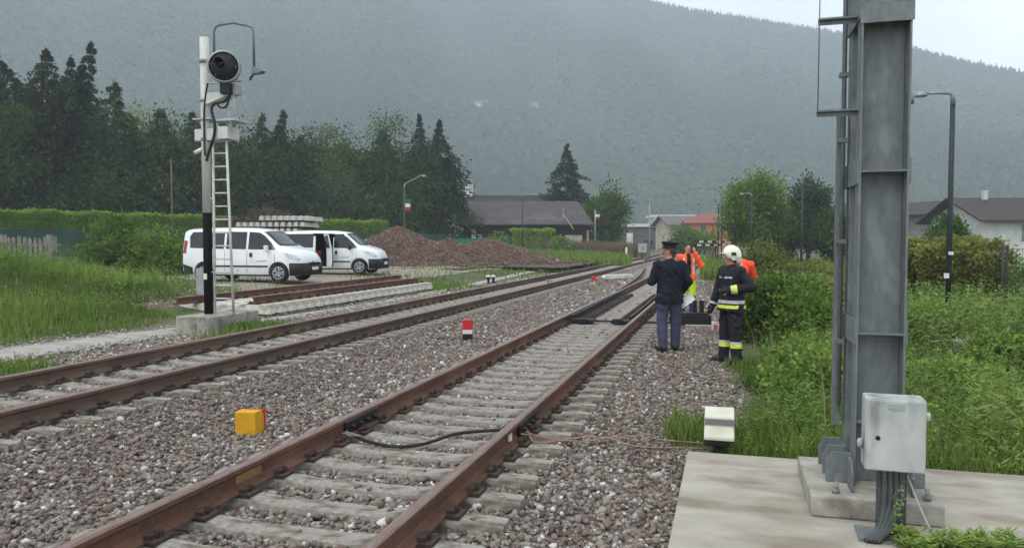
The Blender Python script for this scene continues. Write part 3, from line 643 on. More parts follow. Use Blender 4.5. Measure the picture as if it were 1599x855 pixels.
# ------------------------------------------------------------------ trees
def trunk_mb(H, r, limbs=(), lean=0):
    mb = MB().tube([(0, 0, -.2), (lean * .3, 0, H * .3), (lean * .7, .05, H * .65), (lean, 0, H)], [r, r * .8, r * .5, r * .12], 8)
    for p in limbs: mb.tube(p, [r * .42, r * .25, r * .08], 6)
    return mb
def conifer(label, x, y, H, R, m, n=6200, tm=.4, top=1.0, droop=.25, zb=None, forks=0, name='spruce_tree', cat='tree', lsz=.46, taper=.9, z0f=.03):
    z0 = float(gz(x, y)) if zb is None else zb
    n = int(n * 1.6); t0 = thing(name, label, cat, (x, y, z0)); Cs = []; Us = []; Ws = []; Ts = []
    axes = [(0, 0, H, 1.0)] if not forks else [(0, 0, H * .97, 1.0)] + ([(-R * .60, 0, H * 1.0, .42)] if forks > 2 else []) + [(R * .5, .1, H * .985, .42)]
    for ax, ay, HH, sc in axes:
        nb = int(300 * sc); nn = int(n * sc / nb)
        hb = rng.uniform(0, 1, nb) ** .95 if sc == 1 else rng.uniform(.6, 1, nb); hb = np.round(hb * 26 + rng.normal(0, .28, nb)) / 26; hb = np.clip(hb, 0, .985)
        ab = rng.uniform(0, 6.283, nb); rb = R * sc * (np.clip(1 - hb, .012, 1) ** taper) * (1 if sc == 1 else 1.5) * rng.uniform(.5, 1.16, nb) * (1 - .5 * sstep(.62, 1, hb))
        rb *= np.where(hb < .12, .85, 1) * np.where(rng.random(nb) < .12, 1.25, 1)
        i = np.repeat(np.arange(nb), nn); u = rng.uniform(.12, 1, len(i)) ** .7
        zc = HH * (z0f + (1 - z0f) * hb[i]) - droop * rb[i] * u * u * 1.2 + rb[i] * .18 * (1 - u) + rng.normal(0, .09, len(i)) + .1 * np.maximum(0, u - .8) * rb[i]
        sp = rng.normal(0, .16, len(i)) * (1 - .4 * u) * rb[i] * .8
        lx = np.cos(ab[i]); ly = np.sin(ab[i]); off = ax * np.clip((zc / HH - .45) / .5, 0, 1), ay
        Cs.append(np.stack([off[0] + lx * rb[i] * u - ly * sp, off[1] + ly * rb[i] * u + lx * sp, zc], -1))
        o_ = np.stack([lx, ly, np.full(len(i), -.35 * droop * 4)], -1) * 1.1; uu, ww = leafvecs(len(i), lsz, -.05, .2, o_); ks = (1 - .5 * sstep(.55, .98, hb))[i][:, None]; uu = uu * ks; ww = ww * ks; Us.append(uu); Ws.append(ww)
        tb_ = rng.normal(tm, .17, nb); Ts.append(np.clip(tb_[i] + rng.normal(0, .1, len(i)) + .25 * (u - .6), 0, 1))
        k = 46; zz = np.linspace(.90, 1.0, k) * HH; cc = np.stack([ax * np.clip((zz / HH - .45) / .5, 0, 1) + rng.normal(0, .02, k), np.full(k, ay) + rng.normal(0, .03, k), zz], -1)
        u3, w3 = leafvecs(k, lsz * .6, 1.4, .14); Cs.append(cc); Us.append(u3); Ws.append(w3); Ts.append(np.full(k, tm))
    C_ = np.concatenate(Cs); kk = C_[:, 2] > .05
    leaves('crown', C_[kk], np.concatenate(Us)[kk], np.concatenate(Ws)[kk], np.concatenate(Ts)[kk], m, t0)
    trunk_mb(H * .97, .018 * H + .05).build('trunk', M_bark, t0); return t0
def broadleaf(label, x, y, H, Wd, m, n=8000, tm=.45, base=.22, ls=.3, nclump=34, zb=None, name='leafy_tree', dense=1.0, droop=0.0):
    z0 = float(gz(x, y)) if zb is None else zb
    t0 = thing(name, label, 'tree', (x, y, z0)); hc = H * (1 - base) / 2; zc = H * base + hc
    cc = unit(nclump) * rng.uniform(.35, .86, (nclump, 1)) * [Wd / 2, Wd / 2, hc] + [0, 0, zc]
    rc = min(Wd / 2, hc) * rng.uniform(.24, .46, nclump) * dense
    i = rng.integers(0, nclump, n); dv = unit(n) * np.abs(rng.normal(.85, .3, (n, 1))); Cc = cc[i] + dv * rc[i][:, None]
    if droop: Cc[:, 2] -= np.abs(rng.normal(0, droop, n))
    uu, ww = leafvecs(n, ls, .1 - droop, .3, dv * .8); tcl = rng.normal(tm, .15, nclump)
    kk = Cc[:, 2] > .1
    leaves('crown', Cc[kk], uu[kk], ww[kk], np.clip(tcl[i] + rng.normal(0, .13, n), 0, 1)[kk], m, t0)
    limbs = []
    for k in range(9):
        e = cc[k]; b = H * random.uniform(base * .6, base + .3); limbs.append([(0, 0, b), (e[0] * .5, e[1] * .5, (b + e[2]) / 2 + .2), tuple(e)])
    trunk_mb(H * .85, .02 * H + .06, limbs).build('trunk', M_bark, t0); return t0
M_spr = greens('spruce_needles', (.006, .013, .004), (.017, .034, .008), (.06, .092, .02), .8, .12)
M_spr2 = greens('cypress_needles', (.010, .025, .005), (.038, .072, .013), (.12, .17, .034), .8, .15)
M_birch = greens('birch_leaves', (.05, .085, .03), (.09, .14, .045), (.15, .21, .075), .7, .35)
TD = lambda px: 61 + px * .038
def TH_(top, d, zb): return zat(top, d) - zb
GRP = 'trees behind the trimmed hedge'
def ctree(px, top, wpx, label, m=M_spr, tm=.4, d=None, **k):
    d = d or TD(px); x, y = at(px, d); z = float(gz(x, y)); t0 = conifer(label, x, y, TH_(top, d, z), wpx * 1.55 / FPX * d / 2, m, tm=tm, **k); t0['group'] = GRP; return t0
def btree(px, top, wpx, label, m=M_leafy, tm=.45, d=None, **k):
    d = d or TD(px); x, y = at(px, d); z = float(gz(x, y)); t0 = broadleaf(label, x, y, TH_(top, d, z), wpx / FPX * d, m, tm=tm, **k); t0['group'] = GRP; return t0
ctree(-8, 62, 150, 'dark spruce half hidden at the very end of the row above picket fence', n=6000)
btree(14, 128, 110, 'lighter green broadleaf tree low in front of the three leader spruce', d=60, tm=.28, base=.08, n=8000)
ctree(80, 70, 215, 'tall dark spruce whose top splits into three leaders', n=11000, forks=3, taper=.75, droop=.35)
ctree(118, 92, 170, 'dark single topped spruce close behind the three leader spruce', d=69, n=7000)
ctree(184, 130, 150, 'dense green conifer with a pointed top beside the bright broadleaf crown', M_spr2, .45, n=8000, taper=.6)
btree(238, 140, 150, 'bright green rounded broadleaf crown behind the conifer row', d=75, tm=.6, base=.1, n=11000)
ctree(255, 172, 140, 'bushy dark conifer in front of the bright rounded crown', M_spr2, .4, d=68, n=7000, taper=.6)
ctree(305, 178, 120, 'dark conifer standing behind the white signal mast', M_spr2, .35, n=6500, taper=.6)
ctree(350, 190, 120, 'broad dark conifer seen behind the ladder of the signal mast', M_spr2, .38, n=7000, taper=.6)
ctree(412, 172, 95, 'slim dark conifer with a forked spiky tip', M_spr2, .35, n=6000, forks=2, taper=.6)
ctree(440, 200, 130, 'bushy conifer with a blunt top behind the stacked sleepers', M_spr2, .36, n=7000, taper=.6)
btree(503, 168, 66, 'thin pale birch rising above the trees with sparse leaves', M_birch, .55, d=86, base=.3, n=2300, ls=.28, dense=.8)
btree(545, 190, 95, 'medium green broadleaf tree beside the pale thin birch', M_leafy, .25, n=8000, base=.05)
btree(520, 232, 110, 'light green drooping tree in front of the tree row', M_birch, .3, d=77, base=.03, n=9000, droop=.5)
ctree(472, 215, 110, 'dark conifer between the blunt conifer and the drooping light tree', M_spr2, .33, n=6500, taper=.6)
btree(604, 166, 95, 'tallest broadleaf tree of the row with a ragged light top', M_leafy, .36, d=88, base=.2, n=6500, dense=.85)
ctree(600, 205, 130, 'wide dark conifer under the ragged light broadleaf top', M_spr2, .38, d=84, n=7000, taper=.6)
btree(605, 236, 150, 'soft drooping green tree behind the tallest gravel heap', M_leafy, .2, d=81, base=.03, n=11000, droop=.6)
ctree(656, 180, 95, 'slender dark spruce between the ragged light broadleaf and the end spruce', n=6500, d=88)
ctree(687, 189, 120, 'dark spruce ending the row next to the barn roof', n=8500, d=86, taper=.8)
btree(150, 235, 150, 'low dark leafy tree filling the row below the single topped spruce', M_leafy, .15, d=63, base=.02, n=9000)
ctree(215, 215, 150, 'low broad conifer just above the hedge behind the wooden pole', M_spr2, .35, d=66, n=8000, taper=.6)
btree(330, 205, 169, 'broad dark conifer filling the gap right behind the ladder foot', M_spr2, .38, base=.02, n=15000, nclump=60, ls=.34, name='dense_conifer', d=70)
btree(382, 198, 156, 'dense dark conifer just right of the signal ladder', M_spr2, .38, base=.02, n=15000, nclump=60, ls=.34, name='dense_conifer', d=74)
btree(280, 195, 169, 'dense dark conifer between the wooden pole and the mast', M_spr2, .38, base=.02, n=15000, nclump=60, ls=.34, name='dense_conifer', d=71)
btree(475, 205, 156, 'dark full conifer behind the light drooping tree', M_spr2, .38, base=.02, n=15000, nclump=60, ls=.34, name='dense_conifer', d=80)
btree(560, 225, 169, 'dark full conifer behind the two drooping trees', M_spr2, .38, base=.02, n=15000, nclump=60, ls=.34, name='dense_conifer', d=84)
btree(640, 215, 156, 'dark full conifer low between drooping tree and slender spruce', M_spr2, .38, base=.02, n=15000, nclump=60, ls=.34, name='dense_conifer', d=86)
btree(150, 150, 182, 'tall dark conifer wedged between single topped spruce and pointed conifer', M_spr2, .38, base=.02, n=15000, nclump=60, ls=.34, name='dense_conifer', d=72)
btree(40, 105, 195, 'full dark spruce wedged left of the three leader spruce', M_spr2, .38, base=.02, n=15000, nclump=60, ls=.34, name='dense_conifer', d=70)
t0 = ctree(885, 226, 84, 'large solitary dark spruce rising behind the barn roof', d=104, n=10000, tm=.3, taper=.72, droop=.1); del t0['group']
def lone(px, d, top, wpx, label, m, tm, **k):
    x, y = at(px, d); z = float(gz(x, y)); return broadleaf(label, x, y, TH_(top, d, z), wpx / FPX * d, m, tm=tm, **k)
lone(950, 98, 290, 78, 'round green tree standing past the barn\'s flagpole', M_leafy, .42, base=.06, n=10000, ls=.36)
lone(1176, 60, 266, 104, 'round leafy green tree beside the pair of dark poles', M_leafy, .7, base=.13, n=20000, ls=.24, nclump=60, dense=1.15)
lone(1262, 66, 274, 80, 'loose dark bluish tree with open branches behind the dark lamp post', greens('cedar_leaves', (.016, .034, .014), (.045, .075, .03), (.11, .15, .06), .8, .2), .35, base=.1, n=9000, ls=.26, nclump=40, dense=.85)
lone(1300, 62, 322, 64, 'low dark green tree between the dark bluish tree and the pylon', M_leafy, .25, base=.05, n=7000)
lone(1215, 64, 312, 80, 'dark bushy tree below the loose dark bluish tree', M_leafy, .22, base=.05, n=6000)
lone(1473, 48, 325, 62, 'small round green tree in front of the white house gable', M_leafy, .42, base=.08, n=8000, ls=.2)
# hedges
def hedge(pa, pb, ztop, thick, zlow, label, m, n, ls, tm, name='trimmed_hedge'):
    a, b = np.array(at(*pa)), np.array(at(*pb)); L = float(np.linalg.norm(b - a))
    t0 = thing(name, label, 'hedge', (a[0], a[1], .38), math.atan2(b[1] - a[1], b[0] - a[0]))
    u = rng.uniform(0, L, n); zt = ztop - .38 + .06 * np.sin(u * 1.7) + .04 * np.sin(u * 5.1); q = rng.random(n)
    topm = q < .4; zz = np.where(topm, zt + rng.normal(0, .07, n), zlow + (zt - zlow) * rng.random(n)); yy = np.where(topm, rng.uniform(-thick, thick, n), -thick + np.abs(rng.normal(0, .12, n)))
    Cc = np.stack([u, yy, zz], -1); u_, w_ = leafvecs(n, ls, .5, .32)
    leaves('foliage', Cc, u_, w_, np.clip(rng.normal(tm, .17, n) + .1 * np.sin(u * 2.3), 0, 1), m, t0)
    mb = MB()
    for k in range(int(L / 1.2)): mb.tube([(k * 1.2 + .3, 0, -.1), (k * 1.2 + .3, .05, zlow + .4), (k * 1.2 + .3 + random.uniform(-.2, .2), 0, ztop - .6)], [.05, .04, .015], 6)
    mb.build('stem', M_bark, t0)
M_hedge = greens('hedge_leaves', (.12, .20, .025), (.20, .33, .04), (.30, .43, .08), .7, .45)
hedge((-60, 47), (318, 61), 3.65, .8, 1.6, 'long bright green trimmed hedge above the dark screen fence', M_hedge, 30000, .19, .5)
hedge((330, 61.5), (600, 73), 3.6, .8, 1.6, 'bright hedge stretch seen above the second van beside the sleeper stack', M_hedge, 11000, .2, .5)
hedge((798, 82), (864, 83), 3.0, .7, .5, 'pale yellow green clipped hedge along the barn front', M_hedge, 5000, .2, .75)
# ------------------------------------------------------------------ pylon on its slab, cabinet
M_slab = mat('slab_concrete', S(170, 165, 153), S(150, 144, 132), 3.2, .92, .3, 90, c3=S(132, 121, 106), s3=1.7, t3=.60, stretch=(.8, 1.8, 1))
M_galv = mat('galvanised_steel', S(118, 124, 125), S(101, 107, 109), 11, .6, .12, 60, metal=.15, spec=.35, c3=S(128, 133, 133), s3=5, t3=.62, stretch=(2, 2, .9))
M_conc = mat('block_concrete', S(170, 166, 156), S(138, 134, 124), 7, .92, .35, 60, c3=S(108, 103, 94), s3=3, t3=.6)
sb = MB().prism([(-.3, 3.2), (2.9, 3.2), (2.9, 6.38), (-.27, 6.38)], -.28, 0, 'Z').build('concrete_slab', M_slab, bevel=.012)
tag(sb, 'flat stained concrete slab under the grey steel pylon', 'slab')
pl = MB().prism([(.55, 5.05), (1.31, 5.05), (1.31, 5.97), (.55, 5.97)], .002, .135, 'Z').build('plinth', M_conc, bevel=.012)
tag(pl, 'square concrete plinth raised on the slab below the pylon', 'plinth')
py = thing('steel_pylon', 'tall grey galvanised steel pylon bolted to its plinth on the slab', 'pylon', (.835, 5.32, .137))
PH, PWd, PD = 7.2, .295, .52
def channel(y0, y1):
    """web at the inner side, flanges reaching outwards"""
    t = .013; mb = MB(); yi, yo = (y1, y0)
    lo, hi = min(yi, yo), max(yi, yo); wy = (yi - t, yi) if yi > yo else (yi, yi + t)
    mb.box((PWd / 2, sum(wy) / 2, PH / 2), (PWd - 2 * t, t, PH))
    for x in (t / 2, PWd - t / 2): mb.box((x, (lo + hi) / 2, PH / 2), (t, hi - lo, PH))
    return mb
channel(0, .15).build('front_channel', M_galv, py, .003); channel(PD, PD - .15).build('rear_channel', M_galv, py, .003)
for z in (.42, 1.0, 2.05, 3.12, 4.2, 5.3, 6.4): MB().box((PWd / 2, .068, z), (PWd - .03, .13, .011)).build('stiffener_plate', M_galv, py)
MB().box((PWd / 2, -.004, 3.05), (PWd + .02, .008, .12)).build('splice_plate', M_galv, py)
for x in (-.006, PWd + .006):
    for z0, z1 in ((-.0, .16), (.93, 1.09), (1.97, 2.13), (3.03, 3.3), (4.1, 4.3), (5.2, 5.4), (6.3, 6.5), (7.0, 7.2)): MB().box((x, PD / 2, (z0 + z1) / 2), (.01, PD - .005, z1 - z0)).build('batten_plate', M_galv, py)
def gusset(x, y, dx, dy, h=.2, t=.014):
    if dx: poly = [(x, 0), (x + dx, 0), (x + dx, h * .62), (x + dx * .75, h), (x, h)]; mb = MB().prism(poly, y - t / 2, y + t / 2, 'Y')
    else: poly = [(y, 0), (y + dy, 0), (y + dy, h * .62), (y + dy * .75, h), (y, h)]; mb = MB().prism(poly, x - t / 2, x + t / 2, 'X')
    mb.build('gusset', M_galv, py, .003)
for y in (.06, .24, PD - .05): gusset(-.012, y, -.15, 0); gusset(PWd + .012, y, .13, 0)
for x in (-.03, PWd + .03): gusset(x, -.01, 0, -.15, .19)
M_bolt = mat('weathered_bolt', S(150, 150, 148), S(110, 108, 104), 30, .6, metal=.4)
for x in (-.13, .16, PWd + .1):
    for y in (-.18, PD + .02):
        MB().cyl((x, y, 0), (x, y, .07), .014, n=8).cyl((x, y, 0), (x, y, .028), .026, n=6).build('anchor_bolt', M_bolt, py)
# outriggers, rods and the conduit fixed to its left side
mb = MB().box((-.125, .1, 3.06), (.25, .035, .012)).box((-.125, .117, 3.045), (.25, .006, .04)); mb.build('bracket_arm', M_galv, py)
MB().box((-.125, .1, 2.46), (.25, .035, .012)).box((-.125, .117, 2.445), (.25, .006, .04)).build('bracket_arm', M_galv, py)
MB().cyl((-.245, .1, 2.44), (-.24, .1, 3.9), .004, n=6).build('guy_rod', M_galv, py)
mb = MB().cyl((-.045, .40, .45), (-.04, .40, 7), .016, n=8); mb.box((-.055, .45, 1.4), (.05, .05, 2.2))
for z in (.9, 1.6, 2.3, 2.75, 3.3): mb.box((-.045, .40, z), (.06, .05, .03))
mb.build('cable_conduit', M_galv, py)
mb = MB().cyl((PWd + .03, .2, 2.55), (PWd + .035, .2, 7), .008, n=6); mb.lathe([(.0, 2.52), (.03, 2.5), (.034, 2.54), (.01, 2.57), (.01, 2.6)], (PWd + .03, .2, 0), n=10); mb.box((PWd + .035, .2, 3.2), (.05, .04, .05))
mb.build('earth_cable', mat('grey_cable', S(150, 152, 150), S(120, 122, 122), 20, .6), py)
# the switch cabinet with its post
M_cab = mat('cabinet_paint', S(182, 185, 181), S(160, 164, 161), 4.5, .6, .06, 40, spec=.3, c3=S(128, 132, 128), s3=3.2, t3=.58, stretch=(2, 2, .8))
M_post = mat('cable_grey', S(78, 84, 84), S(58, 62, 62), 12, .6, .1)
cb = thing('switch_cabinet', 'pale grey switch cabinet on a cable post in front of the pylon', 'cabinet', (.97, 4.84, 0), RAD(-2))
MB().box((0, 0, .615), (.32, .17, .425)).build('housing', M_cab, cb, .012, seg=3)
MB().box((0, -.093, .615), (.306, .012, .41)).build('door', M_cab, cb, .006)
MB().lathe([(0, 0), (.013, 0), (.013, .006), (.006, .007), (0, .007)], (-.095, -.099, .60), 'Y', 12).build('lock', M_blk, cb).location = (0, -.006, 0)
MB().box((0, -.101, .785), (.085, .004, .032)).build('name_plate', mat('plate_grey', S(150, 158, 162), S(140, 148, 152), 5, .4), cb)
MB().lathe([(0, 0), (.028, 0), (.028, .02), (.02, .03), (0, .03)], (.162, 0, .72), 'X', 12).build('cable_gland', M_cab, cb)
mb = MB().lathe([(0, -.03), (.02, -.03), (.03, -.018), (.03, 0), (0, 0)], (-.162, 0, .54), 'X', 12)
mb.build('cable_gland', M_cab, cb)
MB().box((0, .02, .2), (.15, .10, .40)).build('post', M_post, cb, .006)
mb = MB().box((-.05, -.03, .008), (.28, .24, .012)); mb.cyl((-.14, -.1, .01), (-.14, -.1, .03), .014, n=6); mb.cyl((.05, -.1, .01), (.05, -.1, .03), .014, n=6); mb.build('base_plate', M_galv, cb)
mb = MB()
for k in range(4): mb.tube(smoothpath([(-.05 + .03 * k, -.045, .42), (-.045 + .03 * k, -.05, .25), (-.06 + .022 * k, -.07, .12), (-.10 + .02 * k, -.12, .05), (-.16 + .02 * k, -.17, .015)]), .016, 8)
mb.build('cable', M_post, cb)
MB().tube(smoothpath([(.075, -.02, .37), (.10, -.03, .31), (.14, -.06, .2), (.2, -.1, .08), (.29, -.16, .012), (.42, -.2, .012)]), .006, 6).build('earth_wire', mat('grey_wire', S(176, 176, 172), S(150, 150, 146), 10, .5), cb)
# the weed climbing the cable post and the plants along the slab's near edge
X = np.full(7, .97) + rng.normal(0, .05, 7); Y = np.full(7, 4.68) + rng.normal(0, .02, 7)
q1 = plants('w', X, Y, rng.uniform(.2, .42, 7), None, nl=16, lsize=.045, wid=.4, tmean=.75, zb=np.zeros(7))
X = rng.uniform(.96, 1.62, 110); Y = 4.63 + .28 * (X - .94) + rng.uniform(-.16, .06, 110); q2 = plants('w', X, Y, rng.uniform(.05, .13, len(X)), None, nl=14, lsize=.13, wid=.2, tmean=.55, zb=np.zeros(len(X)))
Pc, U, Wd, t = [np.concatenate(q) for q in zip(q1, q2)]
tag(leaves('slab_weed', Pc, U, Wd, t, M_weed), 'fresh green weed sprouting on the slab at the foot of cabinet post', 'weed', kind='stuff')
# the stepped box on a black stake
M_ivory = mat('ivory_plastic', S(212, 210, 192), S(188, 186, 168), 5, .6, .05, c3=S(150, 146, 128), s3=4, t3=.62)
bx = thing('trackside_box', 'stepped ivory trackside box on a black stake beside the slab corner', 'junction box', (-.02, 6.62, -.13))
MB().cyl((0, 0, -.1), (0, 0, .16), .055, n=10).build('stake', M_blk, bx)
MB().box((0, 0, .185), (.24, .30, .05)).build('base_tray', M_blk, bx, .006)
MB().prism([(-.17, .212), (-.17, .24), (-.155, .255), (-.03, .295), (-.028, .375), (-.015, .385), (.135, .435), (.16, .425), (.16, .212)], -.122, .122, 'X').build('cover', M_ivory, bx, .008)
MB().box((0, -.031, .336), (.236, .008, .052)).build('riser_shade', mat('riser_shade_grey', S(120, 120, 122), S(104, 104, 108), 8, .7), bx)  # grey strip: shade of the upright step face put into its colour
# small concrete block in the weeds
x, y = at(1512, 13.2); tag(MB().box((0, 0, .12), (.36, .36, .5)).box((0, 0, .39), (.42, .42, .05)).build('concrete_block', M_conc, loc=(x, y, float(gz(x, y))), rz=.4, bevel=.015), 'small grey concrete block sunk in the weeds near the dark lamp post', 'block')

# ------------------------------------------------------------------ signal mast
M_wht = mat('mast_white', S(200, 201, 194), S(184, 186, 180), 5, .6, .05, c3=S(168, 168, 160), s3=2.2, t3=.66, stretch=(3, 3, .6))
M_gry = mat('mast_grey', S(160, 164, 164), S(136, 140, 141), 8, .5, .05, metal=.2)
tag(MB().box((0, 0, .12), (.72, 1.55, .42)).build('mast_foundation', M_conc, loc=(-9.42, 12.55, .03), bevel=.02), 'pale concrete foundation block under the railway signal mast', 'foundation')
sm = thing('signal_mast', 'white and black railway signal mast with round black signal head and ladder', 'signal mast', (-9.5, 12.35, .36))
PZ = 5.23
MB().cyl((0, 0, 1.93), (0, 0, PZ), .083, n=20).build('mast', M_wht, sm)
MB().cyl((0, 0, 0), (0, 0, 1.93), .0835, n=20).build('mast_foot', mat('tar_black', S(18, 18, 19), S(12, 12, 13), 12, .85, spec=.15), sm)
MB().box((0, -.086, .72), (.07, .01, .11)).build('number_plate', M_white, sm)
MB().box((-.17, .05, .62), (.2, .12, .5)).build('relay_box', M_gry, sm, .01)
# signal head: dish facing the oncoming train, hood behind it
def rot_cam(v): return v
SHL = (.60, -.25, 4.60)
sh = MB().lathe([(.0, .0), (.262, .0), (.262, .012), (.262, .02)], (0, 0, 0), 'Y', 40).build('signal_face', M_blk, sm, loc=SHL, rz=RAD(27))
MB().lathe([(.264, -.012), (.298, -.012), (.300, .0), (.300, .1), (.26, .14), (.264, .02), (.264, -.012)], (0, 0, 0), 'Y', 40).build('target_rim', M_gry, sm, loc=SHL, rz=RAD(27))
hd = MB().lathe([(.255, .14), (.24, .34), (.18, .42), (0, .44)], (0, 0, 0), 'Y', 28).build('signal_housing', M_gry, sm, loc=SHL, rz=RAD(27))
mb = MB().lathe([(.07, -.16), (.085, -.16), (.085, 0), (.07, 0), (.07, -.16)], (-.07, 0, .06), 'Y', 16); mb.build('signal_hood', M_blk, sh)
MB().lathe([(0, -.012), (.06, -.008), (.065, 0)], (-.07, 0, .06), 'Y', 14).build('lens', mat('dark_glass_lens', S(60, 46, 34), S(40, 32, 28), 3, .12, spec=.6), sh)
for a in range(6): MB().cyl((.22 * math.cos(a), -.003, .22 * math.sin(a)), (.22 * math.cos(a), -.01, .22 * math.sin(a)), .009, n=6).build('rivet', M_gry, sh)
MB().box((.56, -.08, 4.22), (.2, .22, .2)).build('signal_bracket_box', M_blk, sm, .01); MB().box((.64, .02, 4.22), (.16, .2, .2)).build('cable_box', M_gry, sm, .01)
MB().prism([(.05, 4.0), (.1, 3.96), (.62, 4.12), (.62, 4.17), (.05, 4.17)], -.1, .14, 'Y').build('bracket', M_wht, sm, .004)
mb = MB()
for z in (4.78, 4.05, 3.70, 3.32): mb.lathe([(.09, z - .03), (.097, z - .03), (.097, z + .03), (.09, z + .03)], (0, 0, 0), n=16)
mb.box((.16, 0, 4.78), (.24, .05, .05)); mb.box((.0, -.1, 4.78), (.1, .05, .04)); mb.build('clamp', M_gry, sm)
# working platform: rails, floor and stanchions
M_rail = mat('rail_paint', S(188, 190, 186), S(160, 162, 160), 8, .55)
mb = MB()
for z, x0, x1 in ((4.44, -.18, .6), (4.22, -.02, .62)): mb.tube([(x0, .3, z), (x1, .3, z)], .016, 6); mb.tube([(x0, -.06, z), (x0, .3, z)], .014, 6); mb.tube([(x1, -.06, z), (x1, .3, z)], .014, 6)
mb.tube([(-.18, .3, 4.44), (-.1, .3, 3.72)], .014, 6); mb.tube([(.6, .3, 4.3), (.68, .3, 3.68)], .014, 6); mb.tube([(.5, -.06, 4.1), (.62, -.06, 3.4)], .016, 6); mb.tube([(.66, -.06, 4.15), (.68, -.06, 3.68)], .012, 6)
mb.build('platform_railing', M_rail, sm)
mb = MB().box((-.02, .16, 3.70), (.40, .5, .03)).box((.5, .16, 3.66), (.42, .5, .04)); mb.build('platform_floor', M_rail, sm)
MB().box((.07, .1, 3.40), (.54, .34, .22)).build('platform_box', M_wht, sm, .008); MB().box((.44, .08, 3.42), (.22, .36, .23)).build('platform_box', M_wht, sm, .008)
# the bent pipe with its small lamp head
M_pipe = mat('pipe_grey', S(120, 128, 134), S(98, 106, 112), 8, .45, metal=.3)
MB().tube([(.25, -.05, 4.76), (.25, -.05, 5.30), (.28, -.05, 5.38), (.36, -.05, 5.42), (.68, -.05, 5.44), (1.0, -.05, 5.36), (1.08, -.05, 5.32), (1.105, -.05, 5.23), (1.105, -.05, 4.58)], .024, 8).build('bent_pipe', M_pipe, sm)
lm = MB().prism([(1.08, 4.46), (1.26, 4.47), (1.32, 4.51), (1.26, 4.56), (1.09, 4.6)], -.12, .02, 'Y').build('inspection_lamp', M_pipe, sm, .01)
MB().tube(smoothpath([(1.1, -.05, 4.48), (1.06, -.06, 4.4), (1.02, -.06, 4.36), (1.03, -.06, 4.42), (1.11, -.06, 4.45)]), .012, 6).build('lamp_cable', M_cable, lm)
MB().tube(smoothpath([(.13, -.09, 4.35), (.09, -.1, 4.15), (.05, -.1, 3.85), (.04, -.1, 3.55), (.04, -.1, 3.2), (.05, -.1, 3.0)]), .017, 6).build('signal_cable', M_cable, sm)
mb = MB().tube(smoothpath([(.62, -.1, 4.1), (.5, -.13, 3.98), (.3, -.12, 3.96), (.22, -.11, 3.85), (.28, -.11, 3.6), (.26, -.11, 3.35), (.13, -.1, 3.05), (.08, -.1, 2.9)]), .026, 6); mb.tube(smoothpath([(.62, -.1, 4.12), (.55, -.12, 3.9), (.42, -.12, 3.88), (.34, -.12, 3.97)]), .02, 6)
mb.build('signal_cable', M_cable, sm)
MB().tube([(-.02, -.05, 3.14), (-.18, -.1, 3.06)], [.042, .038], 8).build('small_camera', M_white, sm)
# ladder
M_lad = mat('ladder_paint', S(200, 200, 190), S(176, 176, 168), 10, .55)
def lx(z, s_): return .36 - .022 * z + s_ * (.205 - .017 * z)
mb = MB()
for s_ in (-1, 1): mb.tube([(lx(0, s_), -.02, .0), (lx(1.7, s_), .0, 1.7), (lx(3.3, s_), .02, 3.3)], .025, 6)
mb.build('ladder_rail', M_lad, sm)
for k in range(12):
    z = .3 + k * .25; MB().cyl((lx(z, -1), -.02 + .013 * z, z), (lx(z, 1), -.02 + .013 * z, z), .017, n=6).build('ladder_rung', M_lad, sm)
mb = MB()
for z in (.8, 2.2): mb.cyl((.05, 0, z), (lx(z, -1), 0, z), .015, n=6)
mb.build('ladder_stay', M_lad, sm)

# ------------------------------------------------------------------ buildings
M_tile = mat('dark_roof_tiles', S(82, 77, 77), S(66, 62, 63), 3, .9, .3, 20, stretch=(1, 1, 4), c3=S(92, 88, 85), s3=.4, t3=.6)
M_tiled = mat('dark_ridge_roof', S(58, 54, 56), S(46, 43, 46), 4, .9)
M_wood = mat('dark_planks', S(58, 46, 40), S(40, 32, 28), 3, .9, stretch=(6, 1, .4))
M_beige = mat('beige_render', S(186, 176, 160), S(168, 158, 144), 3, .95, c3=S(140, 130, 118), s3=.8, t3=.62)
M_wwall = mat('white_render', S(214, 216, 212), S(198, 200, 196), 2, .95, c3=S(178, 178, 170), s3=.6, t3=.64)
M_orange = mat('orange_render', S(196, 128, 88), S(176, 112, 76), 2, .95)
M_red = mat('red_roof_tiles', S(142, 92, 82), S(118, 76, 68), 5, .9, stretch=(1, 1, 3))
M_brown = mat('brown_roof_tiles', S(74, 66, 64), S(58, 52, 52), 4, .9, stretch=(1, 1, 4))
M_greyr = mat('grey_roof', S(112, 106, 106), S(94, 90, 90), 3, .9)
M_win = mat('window_glass', S(62, 66, 72), S(44, 48, 54), 2, .15, spec=.6)
M_frame = mat('window_frame', S(150, 150, 146), S(130, 130, 128), 4, .6)
